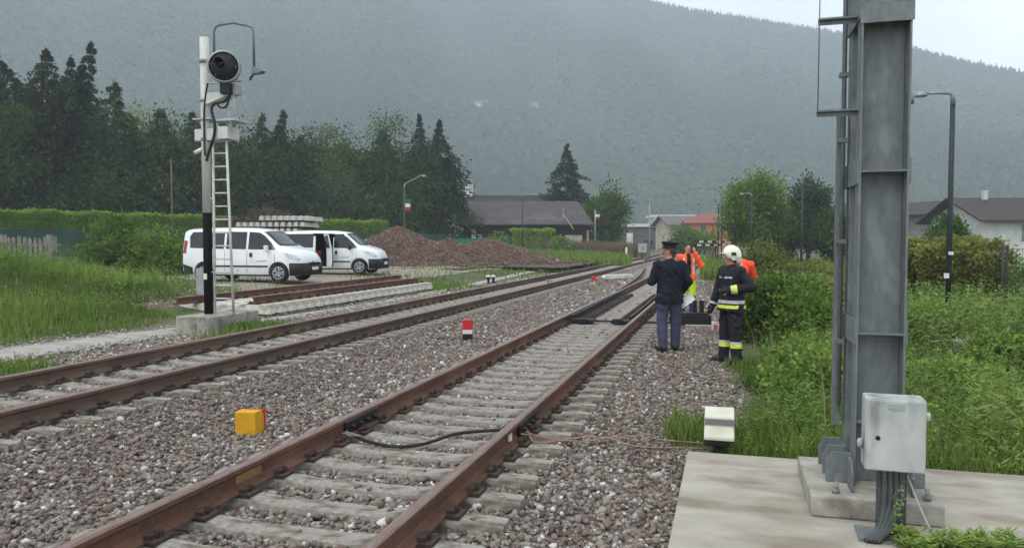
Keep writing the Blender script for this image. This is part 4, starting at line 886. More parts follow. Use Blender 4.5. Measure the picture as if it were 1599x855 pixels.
def roof_mb(L, Dp, ze, zr, over=.6, hipl=0.0, hipr=0.0, t=.14):
    """gable or hipped roof along x, half depth Dp"""
    a, b = -L / 2 - over, L / 2 + over; y0, y1 = -Dp - over, Dp + over; mb = MB()
    zo = ze - over * (zr - ze) / Dp
    top = [(a, y0, zo), (b, y0, zo), (b, y1, zo), (a, y1, zo), (a + hipl, 0, zr), (b - hipr, 0, zr)]
    low = [(x, y, z - t) for x, y, z in top]
    F = [(0, 1, 5, 4), (2, 3, 4, 5), (1, 2, 5), (3, 0, 4)]
    if not hipl: F.remove((3, 0, 4))
    if not hipr: F.remove((1, 2, 5))
    f = list(F) + [tuple(6 + i for i in q[::-1]) for q in F]
    for i, j in ((0, 1), (2, 3)): f.append((i, j, j + 6, i + 6))
    for q in ([(1, 5), (5, 2)] if not hipr else [(1, 2)]) + ([(3, 4), (4, 0)] if not hipl else [(3, 0)]): f.append((q[0], q[1], q[1] + 6, q[0] + 6))
    return mb.add(top + low, f)
def windows(spec, parent, y, mf=M_frame, rot=None):
    for (x, z, w_, h_) in spec:
        f = MB().box((x - w_ / 2, y - .03, z), (.1, .08, h_)).box((x + w_ / 2, y - .03, z), (.1, .08, h_)).box((x, y - .03, z + h_ / 2), (w_, .08, .1)).box((x, y - .05, z - h_ / 2), (w_ + .2, .14, .1)).box((x, y - .02, z), (.06, .06, h_)).build('window', mf, parent)
        MB().box((x, y - .004, z), (w_ - .05, .03, h_ - .05)).build('pane', M_win, f)
def gable_walls(L, Dp, ze, zr, m, parent, name='wall', zb=-.6):
    mb = MB().prism([(-Dp, zb), (Dp, zb), (Dp, ze - .16), (0, zr - .16), (-Dp, ze - .16)], -L / 2, L / 2, 'X'); return mb.build(name, m, parent)
# barn
x, y = at(820, 92); bz = RAD(YAW)
bn = thing('long_barn', 'long low barn with a dark brown tiled roof behind green screen', 'barn', (x, y, .4), bz - .02)
ZR, ZE = zat(315, 92) - .4, zat(348, 92) - .4
gable_walls(14.2, 4.4, ZE + .1, ZR, M_wood, bn); roof_mb(14.2, 4.6, ZE + .15, ZR + .05, .75, hipr=1.5).build('roof', M_tile, bn)
MB().box((7.25, -1.5, 1.1), (.25, 5.6, 3.2)).build('end_wall', M_beige, bn); MB().box((5.6, -4.45, .85), (2.0, .3, 2.6)).build('beige_wall', M_beige, bn)
MB().box((-5.9, -5.0, 1.3), (.5, .4, 3.2)).box((-5.2, -5.0, 1.0), (.4, .4, 2.4)).build('pillar', M_wwall, bn)
MB().box((-6.6, -5.3, ZE - .5), (2.6, .12, .12), M=Matrix.Rotation(.75, 3, 'Y')).box((4.9, -5.35, ZE + .1), (.1, .1, 2.3), M=Matrix.Rotation(-.6, 3, 'Y')).box((4.35, -5.3, ZE + 1), (.08, .1, 1.2)).build('verge_board', M_beige, bn)
windows([(-2.4, 1.5, 1.0, 1.1), (1.2, 1.5, 1.0, 1.1)], bn, -4.42)
x, y = at(800, 106); bn2 = thing('shed', 'darker roofed building just behind the long barn', 'shed', (x, y, .4), bz)
ZR2 = zat(305, 106) - .4; gable_walls(13.4, 3.5, ZR2 - 1.6, ZR2 - .1, M_wood, bn2); roof_mb(13.4, 3.6, ZR2 - 1.6, ZR2, .5).build('roof', M_tiled, bn2)
MB().box((-6.0, -1, ZR2 + .4), (1.0, .8, 1.7)).box((-6.0, -1, ZR2 + 1.3), (1.2, 1, .12)).build('chimney', M_wwall, bn2)
# white house and its neighbour
x, y = at(1585, 62); wh = thing('white_house', 'long white house with a dark brown roof and small square windows', 'house', (x, y, -.5), RAD(YAW - 2))
ZR, ZE = zat(313, 66) + .5, zat(339, 62) + .5
gable_walls(9.6, 3.9, ZE + .05, ZR - .1, M_wwall, wh); rf = roof_mb(9.6, 4.0, ZE, ZR, .9).build('roof', M_brown, wh)
ch = MB().box((-2.9, -.6, ZR + .15), (.32, .32, .7)).box((-2.9, -.6, ZR + .5), (.42, .42, .08)).build('chimney', M_wwall, rf)
windows([(-1.4, zat(363, 58) + .5, .95, 1.15), (.35, zat(363, 58) + .5, .95, 1.15), (.4, zat(384, 58) + .5, 1.0, .8), (2.6, zat(363, 58) + .5, .95, 1.15)], wh, -3.92)
for (y_, z_) in ((-1.6, 1.6), (1.0, 1.6), (0, 3.6)):
    f = MB().box((-4.83, y_, z_), (.06, .9, 1.1)).build('window', M_frame, wh); MB().box((-4.87, y_, z_), (.03, .75, .95)).build('pane', M_win, f)
x, y = at(1462, 84); nh = thing('gabled_house', 'grey gabled house with a balcony behind the small round tree', 'house', (x, y, -.5), RAD(YAW - 62))
ZR, ZE = zat(314, 84) + .5, zat(331, 84) + .5
gable_walls(8, 3.0, ZE, ZR - .1, mat('grey_render', S(128, 130, 134), S(110, 112, 116), 2, .95), nh); roof_mb(8, 3.1, ZE, ZR, .8).build('roof', M_brown, nh)
MB().box((-4.6, 0, zat(352, 84) + .4), (1.1, 5, .16)).box((-5.1, 0, zat(348, 84) + .55), (.08, 5, .7)).build('balcony', M_wood, nh)
for y_ in (-1.4, 1.2):
    for z_ in (zat(347, 84) + .5, zat(366, 84) + .5, zat(326, 84) + .5):
        f = MB().box((-4.03, y_, z_), (.06, 1.0, 1.2)).build('window', M_white, nh); MB().box((-4.07, y_, z_), (.03, .8, 1.0)).build('pane', M_win, f)
# village far along the line
x, y = at(1102, 135); oh = thing('orange_house', 'orange house under a red hipped roof beyond the dark bush', 'house', (x, y, -.3), RAD(YAW + 3))
ZR, ZE = zat(333, 135) + .3, zat(346, 135) + .3
MB().box((0, 0, ZE / 2 - .4), (7.4, 7, ZE + .6)).build('wall', M_orange, oh); roof_mb(7.4, 3.5, ZE, ZR, .7, 3.4, 3.4).build('roof', M_red, oh); windows([(1.9, ZE - 1.1, 1.0, 1.1), (-1.6, ZE - 1.1, 1.0, 1.1)], oh, -3.5)
x, y = at(1066, 140); o2 = thing('beige_house', 'beige gabled house with a reddish roof adjoining the orange house', 'house', (x, y, -.3), RAD(YAW + 10))
ZR, ZE = zat(337, 140) + .3, zat(349, 140) + .3
gable_walls(8, 3.4, ZE, ZR - .1, M_beige, o2); roof_mb(8, 3.5, ZE, ZR, .8).build('roof', M_greyr, o2); windows([(-2, ZE - 1.2, 1, 1.1), (1.5, ZE - 1.2, 1, 1.1)], o2, -3.42)
x, y = at(1041, 165); o3 = thing('white_hall', 'white flat roofed hall rising behind the beige gabled house', 'hall', (x, y, -.3), RAD(YAW))
zt = zat(336, 165) + .3; MB().box((0, 0, zt / 2 - .4), (7, 7, zt + .4)).build('wall', M_wwall, o3); MB().box((6, 0, zt - .3), (20, 7.4, .5)).build('roof', M_wwall, o3); MB().box((7, 0, zt / 2 - .7), (12, 6.8, zt - .5)).build('wing', M_greyr, o3)
x, y = at(1004, 150); o4 = thing('pale_workshop', 'low pale workshop with long white eave near the round green tree', 'workshop', (x, y, .2), RAD(YAW))
zt = zat(353, 150); MB().box((0, 0, zt / 2 - .5), (9, 6, zt)).build('wall', M_greyr, o4); MB().box((0, 0, zt - .1), (10, 7, .6)).build('roof', M_wwall, o4); MB().box((-3.2, -3.3, 1.2), (1.1, 1.1, 4.2)).build('white_column', M_wwall, o4)
windows([(.5, 1.5, 2.2, 1.2), (3, 1.5, 1.4, 1.2)], o4, -3.0)
for k, (px, py, d, lb) in enumerate(((830, 176, 800, 'tiny white house alone on the misty mountainside'), (752, 173, 800, 'fainter of the two tiny pale houses high on the mountainside'), (990, 322, 420, 'small pale house low on the mountain foot above workshop'), (1116, 322, 380, 'tiny white house low on the mountain behind the dark poles'))):
    x, y = at(px, d); hzq = float(hill_z(np.array(math.atan((px - 799.5) / FPX)), np.array(math.hypot(x, y)))); z = zat(py, d)
    # move along the sight bearing until the slope is at that height
    for _ in range(60):
        r_ = math.hypot(x, y); zz = float(hill_z(np.array(math.atan((px - 799.5) / FPX)), np.array(r_))); d *= 1 + .25 * (zat(py, d) - zz) / max(zz, 20); d = min(max(d, 475), 1120); x, y = at(px, d)
    sz = (13 if k < 2 else 7) * d / 800; hh = thing('hillside_house', lb, 'house', (x, y, zat(py, d) + 1), RAD(YAW))
    hhh = 9 * d / 800; gable_walls(sz, sz * .35, hhh * .62, hhh, M_wwall, hh, zb=-8); roof_mb(sz, sz * .36, hhh * .62, hhh, .5).build('roof', M_greyr, hh)

# ------------------------------------------------------------------ fences
M_net = mat('green_screen_net', S(46, 74, 62), S(36, 60, 50), 30, .9, .1, c3=S(56, 86, 72), s3=.6, t3=.6)
M_netb = mat('bright_screen_net', S(34, 116, 84), S(28, 100, 72), 20, .85, c3=S(48, 128, 98), s3=.6, t3=.6)
M_gpost = mat('green_post', S(40, 58, 48), S(30, 44, 38), 10, .6)
def line(pa, pb): a, b = np.array(at(*pa)), np.array(at(*pb)); return a, float(np.linalg.norm(b - a)), math.atan2(b[1] - a[1], b[0] - a[0])
def netfence(pa, pb, h, m, label, zb=None):
    a, L, an = line(pa, pb); f = thing('screen_fence', label, 'fence', (a[0], a[1], .38 if zb is None else zb), an)
    xs = np.arange(0, L + .01, .6); V = [(x, .03 * math.sin(x * 2.1) - .03 + .03 * math.sin(x * 5), z) for x in xs for z in (.05, h + .03 * math.sin(x * 2.6))]; n_ = len(xs)
    V += [(x, y_ + .012, z) for x, y_, z in V]; F = [(2 * i, 2 * i + 2, 2 * i + 3, 2 * i + 1) for i in range(n_ - 1)]; F += [tuple(2 * n_ + q for q in f_[::-1]) for f_ in F] + [(2 * i + 1, 2 * i + 3, 2 * n_ + 2 * i + 3, 2 * n_ + 2 * i + 1) for i in range(n_ - 1)]
    MB().add(V, F).build('net', m, f)
    for k in range(int(L / 2.5) + 1): MB().cyl((k * 2.5, .05, -.2), (k * 2.5, .05, h + .08), .03, n=8).build('post', M_gpost, f)
netfence((-60, 44.5), (700, 76), 2.15, M_net, 'long dark green screen fence under the trimmed hedge')
netfence((680, 80), (802, 80.5), 1.75, M_netb, 'brighter green screen fence in front of the barn')
M_pale = mat('concrete_pales', S(156, 152, 140), S(128, 124, 114), 8, .9, .2, c3=S(104, 100, 90), s3=3, t3=.6)
def picket(pa, pb, h, step, wd, label, m, zb, name='picket_fence', gap=0):
    a, L, an = line(pa, pb); f = thing(name, label, 'fence', (a[0], a[1], zb), an); mb = MB(); mp = MB(); n_ = int(L / step)
    for k in range(n_):
        x = k * step + random.uniform(-.01, .01)
        if gap and random.random() < gap: continue
        hh = h * random.uniform(.95, 1.03)
        if k % 9 == 4: mp.box((x, 0, h * .5), (wd * 1.9, wd * 1.6, h * 1.12))
        else: mb.prism([(x - wd / 2, 0), (x + wd / 2, 0), (x + wd / 2, hh - .06), (x, hh), (x - wd / 2, hh - .06)], -.03, .03, 'Y')
    mb.build('pales', m, f)['kind'] = 'stuff'; mp.build('posts', m, f)
    MB().box((L / 2, .055, h * .72), (L, .05, .08)).box((L / 2, .055, h * .25), (L, .05, .08)).build('rail', m, f)
picket((-30, 30), (96, 32.5), 1.25, .2, .11, 'grey concrete picket fence beside the big rounded bush', M_pale, .72)
picket((1130, 80), (1320, 72), 2.25, .5, .12, 'pale concrete picket fence beyond the lamp posts', mat('white_pales', S(176, 172, 160), S(150, 146, 134), 8, .9), .3, gap=.12)
def wirefence(pa, pb, h, step, label, zb, m=M_gpost):
    a, L, an = line(pa, pb); f = thing('wire_fence', label, 'fence', (a[0], a[1], zb), an); mb = MB()
    for k in range(int(L / step) + 1): MB().cyl((k * step, 0, -.3), (k * step, 0, h), .035, n=8).build('post', m, f)
    for z in np.linspace(.1, h - .1, 9): mb.tube([(0, 0, z), (L, 0, z)], .006, 4)
    for x in np.arange(0, L, .25): mb.tube([(x, 0, .1), (x, 0, h - .1)], .005, 4)
    mb.build('mesh', m, f)
wirefence((1545, 23.0), (1660, 17.5), 2.15, 1.7, 'dark green wire fence with slim posts next to the hanging creeper', -.5)
wirefence((815, 74), (1010, 95), 1.5, 3, 'thin wire fence between the bright meadow and barn', .4, mat('rusty_wire', S(104, 88, 80), S(84, 72, 66), 10, .8))

# ------------------------------------------------------------------ lamp posts and poles
M_dpole = mat('dark_pole', S(44, 54, 56), S(34, 42, 44), 8, .5)
M_lsteel = mat('lamp_steel', S(150, 156, 160), S(126, 132, 136), 8, .45, metal=.3)
M_lens = mat('lamp_lens', S(206, 208, 202), S(190, 192, 188), 6, .3)
GL = 'dark lamp posts along the weedy verge'
def lamp(px, d, top, arm, label, zb=None, r=.055, mp=M_dpole, group=None, armz=0.0, wob=0):
    x, y = at(px, d); z0 = float(gz(x, y)) if zb is None else zb; H = zat(top, d) - z0
    t0 = thing('street_lamp', label, 'street lamp', (x, y, z0), RAD(YAW), group)
    MB().tube([(0, 0, -.2), (0, 0, H * .5), (0, 0, H - .22)], [r, r * .92, r * .85], 12).build('pole', mp, t0)
    sg = 1 if arm > 0 else -1
    MB().tube([(0, 0, H - .26), (0, 0, H - .08), (sg * .06, 0, H - .01 + armz * .1), (arm * .5, 0, H - .01 + armz * .6), (arm * .8, 0, H - .02 + armz)], [r * .95, r * .85, r * .6, r * .5, r * .45], 8).build('arm', M_lsteel, t0)
    hd = MB().lathe([(.0, .06), (.04, .055), (.10, .01), (.14, -.05), (.135, -.055), (0, -.05)], (arm * .98, 0, H - .03 + armz), n=16).box((arm * .86, 0, H - .0 + armz), (.16, .07, .05)).build('lamp_head', M_lsteel, t0)
    MB().lathe([(0, -.075), (.06, -.07), (.1, -.052), (0, -.051)], (arm * .98, 0, H - .03 + armz), n=14).build('lens', M_lens, hd); return t0
t0 = lamp(1482, 16.5, 147, -.72, 'tallest looking dark lamp post with two small plates, standing by the creeper', group=GL, r=.06)
H_ = zat(147, 16.5) - t0.location.z
for zz, dx in ((zat(395, 16.5) - t0.location.z, .0), (zat(430, 16.5) - t0.location.z, -.085)): MB().box((dx, -.068, zz), (.11, .012, .11 if dx else .07)).build('plate', M_white, t0)
lamp(1251, 37, 279, -.62, 'dark lamp post in front of the loose dark bluish tree', group=GL)
lamp(1172, 47, 302, -.62, 'dark lamp post in front of the round leafy tree', group=GL)
lamp(1014, 72, 311, .9, 'thin tall lamp post beyond the officer and the relay box', mp=M_lsteel, r=.06)
lamp(632, 47, 288, 1.25, 'lamp post behind the gravel heap carrying an Italian flag', zb=.37, mp=mat('rusty_pole', S(96, 84, 70), S(74, 66, 56), 6, .7), armz=.55)
lamp(816, 70, 303, 1.6, 'thin dark lamp post with a curved arm before the barn', zb=.4, armz=.35)
def pole(px, d, top, label, r, m, name='pole', zb=None, cap=False):
    x, y = at(px, d); z0 = float(gz(x, y)) if zb is None else zb; H = zat(top, d) - z0
    mb = MB().tube([(0, 0, -.2), (0, 0, H)], [r, r * .85], 8)
    if cap: mb.cyl((0, 0, H - .06), (0, 0, H + .05), r * 2, r * 1.4, 8)
    return tag(mb.build(name, m, loc=(x, y, z0)), label, 'pole')
M_wpole = mat('weathered_wood', S(120, 108, 88), S(92, 82, 68), 5, .9, stretch=(3, 3, .4))
pole(270, 34, 250, 'slender weathered wooden pole in front of the dark hedge trees', .03, M_wpole)
pole(1121, 58, 325, 'left of two dark slim poles in front of the orange house', .05, M_dpole, cap=True)
pole(1126.5, 58, 323, 'dark slim pole next to the round leafy tree, right of its twin', .05, M_dpole, cap=True)
pole(258, 19.5, 415, 'thin rusty stake standing in the bank grass near the spare track', .012, M_rust, 'stake')
M_flag = [mat('flag_green', S(40, 120, 70), S(34, 104, 60), 6, .85), mat('flag_white', S(225, 225, 220), S(205, 205, 200), 6, .85), mat('flag_red', S(196, 58, 54), S(170, 48, 46), 6, .85)]
def flag(px, d, ptop, pbot, wm, label, vertical):
    x, y = at(px, d); zt, zb_ = zat(ptop, d), zat(pbot, d); mb = MB(); n_ = 6; H = zt - zb_
    for j in range(3):
        for i in range(n_):
            for k in range(3):
                f0, f1 = (j * 3 + k) / 9, (j * 3 + k + 1) / 9; u0, u1 = i / n_, (i + 1) / n_
                def pt(u, v, o=0):
                    a_, b_ = (u, v) if vertical else (v, u)
                    return (a_ * wm, .07 * math.sin(a_ * 5 + b_ * 2) + o, -b_ * H - .04 * a_ * math.sin(b_ * 4))
                mb.add([pt(u0, f0), pt(u1, f0), pt(u1, f1), pt(u0, f1)], [(0, 1, 2, 3)], j, True)
    o = mb.build('flag', M_flag, loc=(x, y, zt), rz=RAD(YAW)); s_ = o.modifiers.new('Solidify', 'SOLIDIFY'); s_.thickness = .006
    return tag(o, label, 'flag')
flag(632.5, 46.94, 312, 329, .36, 'green white and red flag hanging from the lamp post by the gravel heap', True)
x, y = at(929, 88); fp = tag(MB().cyl((0, 0, -.2), (0, 0, zat(328, 88) - .4), .035, n=8).build('flagpole', M_white, loc=(x, y, .4)), 'white flagpole at the beige gable end of the barn', 'flagpole')
flag(929.5, 87.9, 331, 342, .5, 'small red and white flag on the pole at the barn\'s end', True)

# ------------------------------------------------------------------ heaps, sleeper stack, trackside furniture
M_heap = tintmat('heap_stone', [(0, G(.072, .043, .033)), (.5, G(.152, .097, .076)), (.85, G(.215, .155, .128)), (1, G(.34, .31, .28))], .95)
M_heapb = mat('heap_core', G(.11, .075, .062), G(.075, .05, .042), 9, .95, .8, 18)
def heap(peaks, label, n, sz):
    """peaks: px, depth, height, radius-x, radius-y"""
    c0 = at(peaks[0][0], peaks[0][1]); z0 = .35
    P = [(*(np.array(at(a, b)) - c0), h, rx, ry) for a, b, h, rx, ry in peaks]
    def hz_(u, v):
        z = np.zeros_like(u)
        for (a, b, h, rx, ry) in P:
            q = (u - a) * RT[0] + (v - b) * RT[1]; s_ = (u - a) * FW[0] + (v - b) * FW[1]
            r_ = np.sqrt((q / rx) ** 2 + (s_ / ry) ** 2) * (1 + .06 * np.sin(q * 1.9 + s_) + .05 * np.sin(q * 4.3)); cone = h * np.clip(1 - r_, -.1, 1); cone = np.where(r_ < .22, h * (.78 + .0 * r_) + h * .0 - h * r_ * r_ * .0 + h * (.0), cone) if False else h * (np.sqrt((1 - np.minimum(r_, 1.1)) ** 2 + .003) * np.sign(1 - r_) - .02); z = np.maximum(z, cone - .02 * h)
        return z
    ext = max(abs(p_[0]) + p_[3] for p_ in P) + 1; eyt = max(abs(p_[1]) + max(p_[3], p_[4]) for p_ in P) + 1
    g = np.meshgrid(np.linspace(-ext, ext, 90), np.linspace(-eyt, eyt, 90)); zz = hz_(*g) + rng.normal(0, .02, g[0].shape); I = np.arange(8100).reshape(90, 90)
    F = np.stack([I[:-1, :-1], I[:-1, 1:], I[1:, 1:], I[1:, :-1]], -1).reshape(-1, 4); zf = zz.ravel(); F = F[(zf[F] > .0).any(1)]
    t0 = thing('gravel_heap', label, 'gravel heap', (c0[0], c0[1], z0))
    npmesh('gravel_core', np.stack([*g, zz - .03], -1).reshape(-1, 3), F, M_heapb, t0, smooth=True)
    u = rng.uniform(-ext, ext, n); v = rng.uniform(-eyt, eyt, n); z = hz_(u, v); k = z > .015; u, v, z = u[k], v[k], z[k]
    V, F, t = stones(u, v, z, sz * rng.lognormal(0, .3, len(u)), np.clip(rng.beta(2, 2.4, len(u)), 0, 1)); npmesh('gravel', V, F, M_heap, t0, tint=t)
heap([(622, 47, 2.5, 5.4, 5.0), (580, 45.5, 1.15, 3.6, 3.5)], 'tallest reddish brown gravel heap beside the second white van', 26000, .06)
heap([(760, 50.5, 1.75, 5.2, 4.2), (700, 49, 1.72, 3.8, 3.4), (800, 51, 1.3, 3.6, 3.0), (850, 52, .45, 2.2, 2)], 'lower long reddish brown gravel heap reaching towards the meadow', 24000, .06)
# sleepers stacked in layers behind the vans
sx0, sy0 = at(380, 37.5); GS = 'new concrete sleepers stacked behind the vans'
lay_rot = RAD(YAW) - .05; ca, sa = math.cos(lay_rot), math.sin(lay_rot)
proto2 = sleeper_mesh().build('stacked_sleeper', M_new); LBL = 'pale concrete sleeper in the flat stack behind the two vans'
tag(proto2, LBL, 'sleeper', GS); first = True
base_z = .36
tb = 0
for L in range(9):
    off = [.0, .05, -.03, .02, -.05, .1, -.1, .25, .45][L]
    z = base_z + .30 * L + .23
    for k in range(11 if L < 8 else 8):
        u = off + .312 * (k + (3 if L == 8 else 0)); o = proto2 if first else proto2.copy()
        if not first: COL.objects.link(o)
        first = False; v = random.uniform(-.04, .04)
        o.location = (sx0 + ca * u - sa * v, sy0 + sa * u + ca * v, z); o.rotation_euler = (0, 0, lay_rot + math.pi / 2)
    if L < 8:
        for yb in (-.75, .75):
            o = MB().box((1.6, yb, 0), (3.5, .08, .085)).build('stacking_batten', M_wood, loc=(sx0, sy0, z + .045), rz=lay_rot)
            tag(o, 'dark timber batten between two layers of stacked sleepers', 'batten', 'timber battens in the sleeper stack')
n_ = 2600; u = rng.uniform(-.9, 2.2, n_); v = rng.uniform(-1.1, 1.1, n_); zt = base_z + 9 * .30 - .05 + np.where(u < .7, -.3 - .0 * u, 0) + .26 * np.exp(-((u - .9) / .9) ** 2) * rng.random(n_) + .03
Cc = np.stack([sx0 + ca * u - sa * v, sy0 + sa * u + ca * v, zt], -1); uu, ww = leafvecs(n_, .34, .05, .03)
tag(leaves('dry_brush', Cc, uu, ww, rng.random(n_) * .5, mat('dead_twigs', S(96, 84, 66), S(70, 62, 50), 20, .95)), 'dry brushwood lying across the top of the stacked sleepers', 'brushwood', kind='stuff')
# marker post: red, white, black
M_redp = mat('red_paint', S(196, 44, 48), S(176, 36, 42), 8, .55, c3=S(150, 40, 40), s3=5, t3=.66)
x, y = at(730, 13.5); mk = thing('marker_post', 'short square marker post banded red, white and black between the tracks', 'marker post', (x, y, float(gz(x, y))), RAD(12))
MB().box((0, 0, .06), (.165, .165, .16)).build('black_band', M_blk, mk, .006); MB().box((0, 0, .178), (.166, .166, .076)).build('white_band', M_white, mk, .006); MB().box((0, 0, .303), (.168, .168, .174)).build('red_band', M_redp, mk, .008)
M_yel2 = mat('yellow_block_paint', S(214, 164, 34), S(192, 142, 26), 7, .6, .08, c3=S(160, 118, 40), s3=4, t3=.65)
x, y = at(386, 6.95); mk = thing('marker_block', 'bright yellow marker block with a red rear face between the tracks', 'marker block', (x, y, float(gz(x, y)) - .01), RAD(8))
MB().prism([(-.085, -.03), (.085, -.03), (.085, .17), (.04, .235), (-.085, .235)], -.1, .1, 'X').build('yellow_body', M_yel2, mk, .006)
MB().prism([(.0855, -.03), (.125, -.03), (.125, .22), (.0855, .228)], -.098, .098, 'X').build('red_face', M_redp, mk, .004)
x, y = at(927, 33); tag(MB().box((0, 0, .08), (.2, .2, .22)).box((0, 0, .2), (.16, .16, .04)).build('red_marker', M_redp, loc=(x, y, float(gz(x, y))), rz=.4, bevel=.02), 'small faded red marker stump beside the white crossbar', 'marker')
x0, y0 = at(936, 35.4); x1_, y1_ = at(994, 36.8)
lb = MB().prism([(-1.0, .0), (-1.0, .1), (-.85, .2), (.85, .2), (1.0, .1), (1.0, .0)], -.11, .11, 'Y')
o = lb.build('fouling_marker', M_white, loc=((x0 + x1_) / 2, (y0 + y1_) / 2, .0), rz=math.atan2(y1_ - y0, x1_ - x0), bevel=.02); tag(o, 'low white crossbar lying between the converging tracks', 'track marker')
# a pair of mushroom-topped pegs left of the far track
x, y = at(766, 30.5); mp_ = thing('point_indicator', 'small black twin peg fitting with white caps beside the far track', 'trackside fitting', (x, y, float(gz(x, y))), .3)
for dx in (-.09, .11): MB().lathe([(.05, -.1), (.05, .2), (.07, .24), (.09, .3), (.0, .31)], (dx, 0, 0), n=12).build('peg', M_blk, mp_); MB().lathe([(.095, .3), (.1, .35), (.06, .385), (0, .39)], (dx, 0, 0), n=12).build('cap', M_ivory, mp_)
for k, (px, d, h, r, lb) in enumerate(((912, 47, .42, .05, 'short dark peg standing beside the far end of concrete path'), (972, 62, .5, .09, 'dark low trackside fitting left of the relay box'), (978, 70, 1.2, .1, 'white concrete post between the meadow and the relay box'), (1153, 30, .55, .03, 'white short stake behind the orange jacketed crouching worker'), (1101, 55, .7, .04, 'white thin stake under the striped buffer beam'))):
    x, y = at(px, d); o = MB().lathe([(r, -.1), (r, h * .85), (r * .8, h), (0, h + .02)], n=8).build('peg', M_blk if k < 2 else M_white, loc=(x, y, float(gz(x, y)))); tag(o, lb, 'peg')
# relay box, buffer stop
x, y = at(1003, 72); rb = thing('relay_box', 'pale green relay box on legs under the thin lamp post', 'relay box', (x, y, .1), RAD(YAW))
MB().box((0, 0, 1.05), (.75, .5, .8)).box((0, 0, 1.48), (.85, .6, .07)).build('housing', mat('pale_green_paint', S(176, 190, 178), S(156, 170, 158), 4, .6), rb, .02); MB().box((-.25, 0, .3), (.1, .1, .8)).box((.25, 0, .3), (.1, .1, .8)).build('leg', M_pale, rb); MB().box((.0, -.26, 1.05), (.3, .03, .4)).build('door', M_frame, rb)
x, y = at(1108, 62); bs = thing('buffer_stop', 'black and white striped buffer stop across the end of the line', 'buffer stop', (x, y, 0), RAD(YAW + 2))
for zc in (1.50, 1.78):
    mb = MB()
    for k in range(8): mb.box((-1.23 + .35 * k + (.17 if zc > 1.6 else 0), 0, zc), (.35, .1, .15), mi=k % 2)
    mb.build('striped_beam', [M_blk, M_white], bs)
for s_ in (-1, 1): MB().tube([(s_ * .8 - .3, 0, -.1), (s_ * .8 - .3, 0, 1.75)], .07, 6).tube([(s_ * .8 - .3, 1.6, -.1), (s_ * .8 - .3, .05, 1.4)], .05, 6).build('post', M_blk, bs)
# point machine under its black cover, can, cabinet
x, y = at(1084, 16.6); pm = thing('point_machine', 'black covered point machine with two upright levers beside the switch', 'point machine', (x, y, float(gz(x, y)) + .02), RAD(8))
MB().box((0, 0, .1), (.72, .42, .3)).build('housing', M_blk, pm, .02); MB().box((0, -.02, .27), (.62, .36, .05)).build('lid', M_blk, pm, .01)
for dx in (.02, .17): MB().box((dx, 0, .42), (.09, .12, .28)).build('lever', M_blk, pm, .01)
MB().box((-.42, .1, .12), (.2, .2, .12)).build('crank', M_blk, pm, .01); MB().box((.1, -.36, .0), (.62, .24, .1)).build('footing', M_pale, pm, .01)
x, y = at(1118, 16.0); cn = thing('plastic_can', 'small white plastic can with a pink label behind the firefighter', 'can', (x, y, float(gz(x, y)) + .0), .2); cn.scale = (.75, .75, .8)
MB().prism([(-.09, 0), (.09, 0), (.09, .2), (.05, .26), (-.06, .26), (-.09, .22)], -.06, .06, 'Y').build('body', M_white, cn, .012); MB().box((0, -.064, .11), (.12, .006, .13)).build('label', mat('pink_label', S(196, 88, 128), S(180, 76, 116), 20, .6), cn); MB().cyl((.0, 0, .26), (.0, 0, .3), .028, n=10).build('cap', M_redp, cn)
x, y = at(1170, 16.2); gc = thing('track_cabinet', 'low grey track cabinet with a pale lid behind the firefighter', 'cabinet', (x, y, float(gz(x, y))), RAD(6))
MB().box((0, 0, .24), (.42, .36, .56)).build('housing', mat('cabinet_grey', S(136, 144, 150), S(120, 128, 134), 4, .6), gc, .01); MB().box((0, 0, .54), (.48, .42, .04)).build('lid', M_ivory, gc, .008); MB().box((.06, -.19, .22), (.05, .02, .07)).build('handle', M_blk, gc)
x, y = at(1150, 15.4); tag(MB().box((0, 0, .03), (.5, .3, .1)).build('concrete_footing', M_pale, loc=(x, y, float(gz(x, y))), rz=.1, bevel=.012), 'low concrete footing beside the grey track cabinet', 'footing')
# ------------------------------------------------------------------ the two white vans
M_vwhite = mat('van_paint', S(226, 228, 230), S(216, 219, 222), 2, .28, spec=.5, coat=.5, c3=S(196, 194, 188), s3=1.2, t3=.7)
M_plastic = mat('black_plastic', S(38, 39, 42), S(30, 31, 34), 20, .6)
M_glass = mat('car_glass', S(38, 44, 47), S(26, 31, 34), 1.2, .08, spec=.45)
M_tyre = mat('tyre_rubber', S(34, 34, 35), S(26, 26, 27), 20, .85)
M_alloy = mat('wheel_silver', S(176, 180, 184), S(150, 154, 158), 10, .35, metal=.5)
M_tail = mat('tail_light_red', S(150, 24, 28), S(120, 18, 22), 6, .2, spec=.6)
M_lampg = mat('headlamp_glass', S(206, 212, 216), S(160, 168, 174), 5, .08, spec=.8)
M_dark = mat('cabin_dark', S(26, 26, 28), S(18, 18, 20), 6, .9)
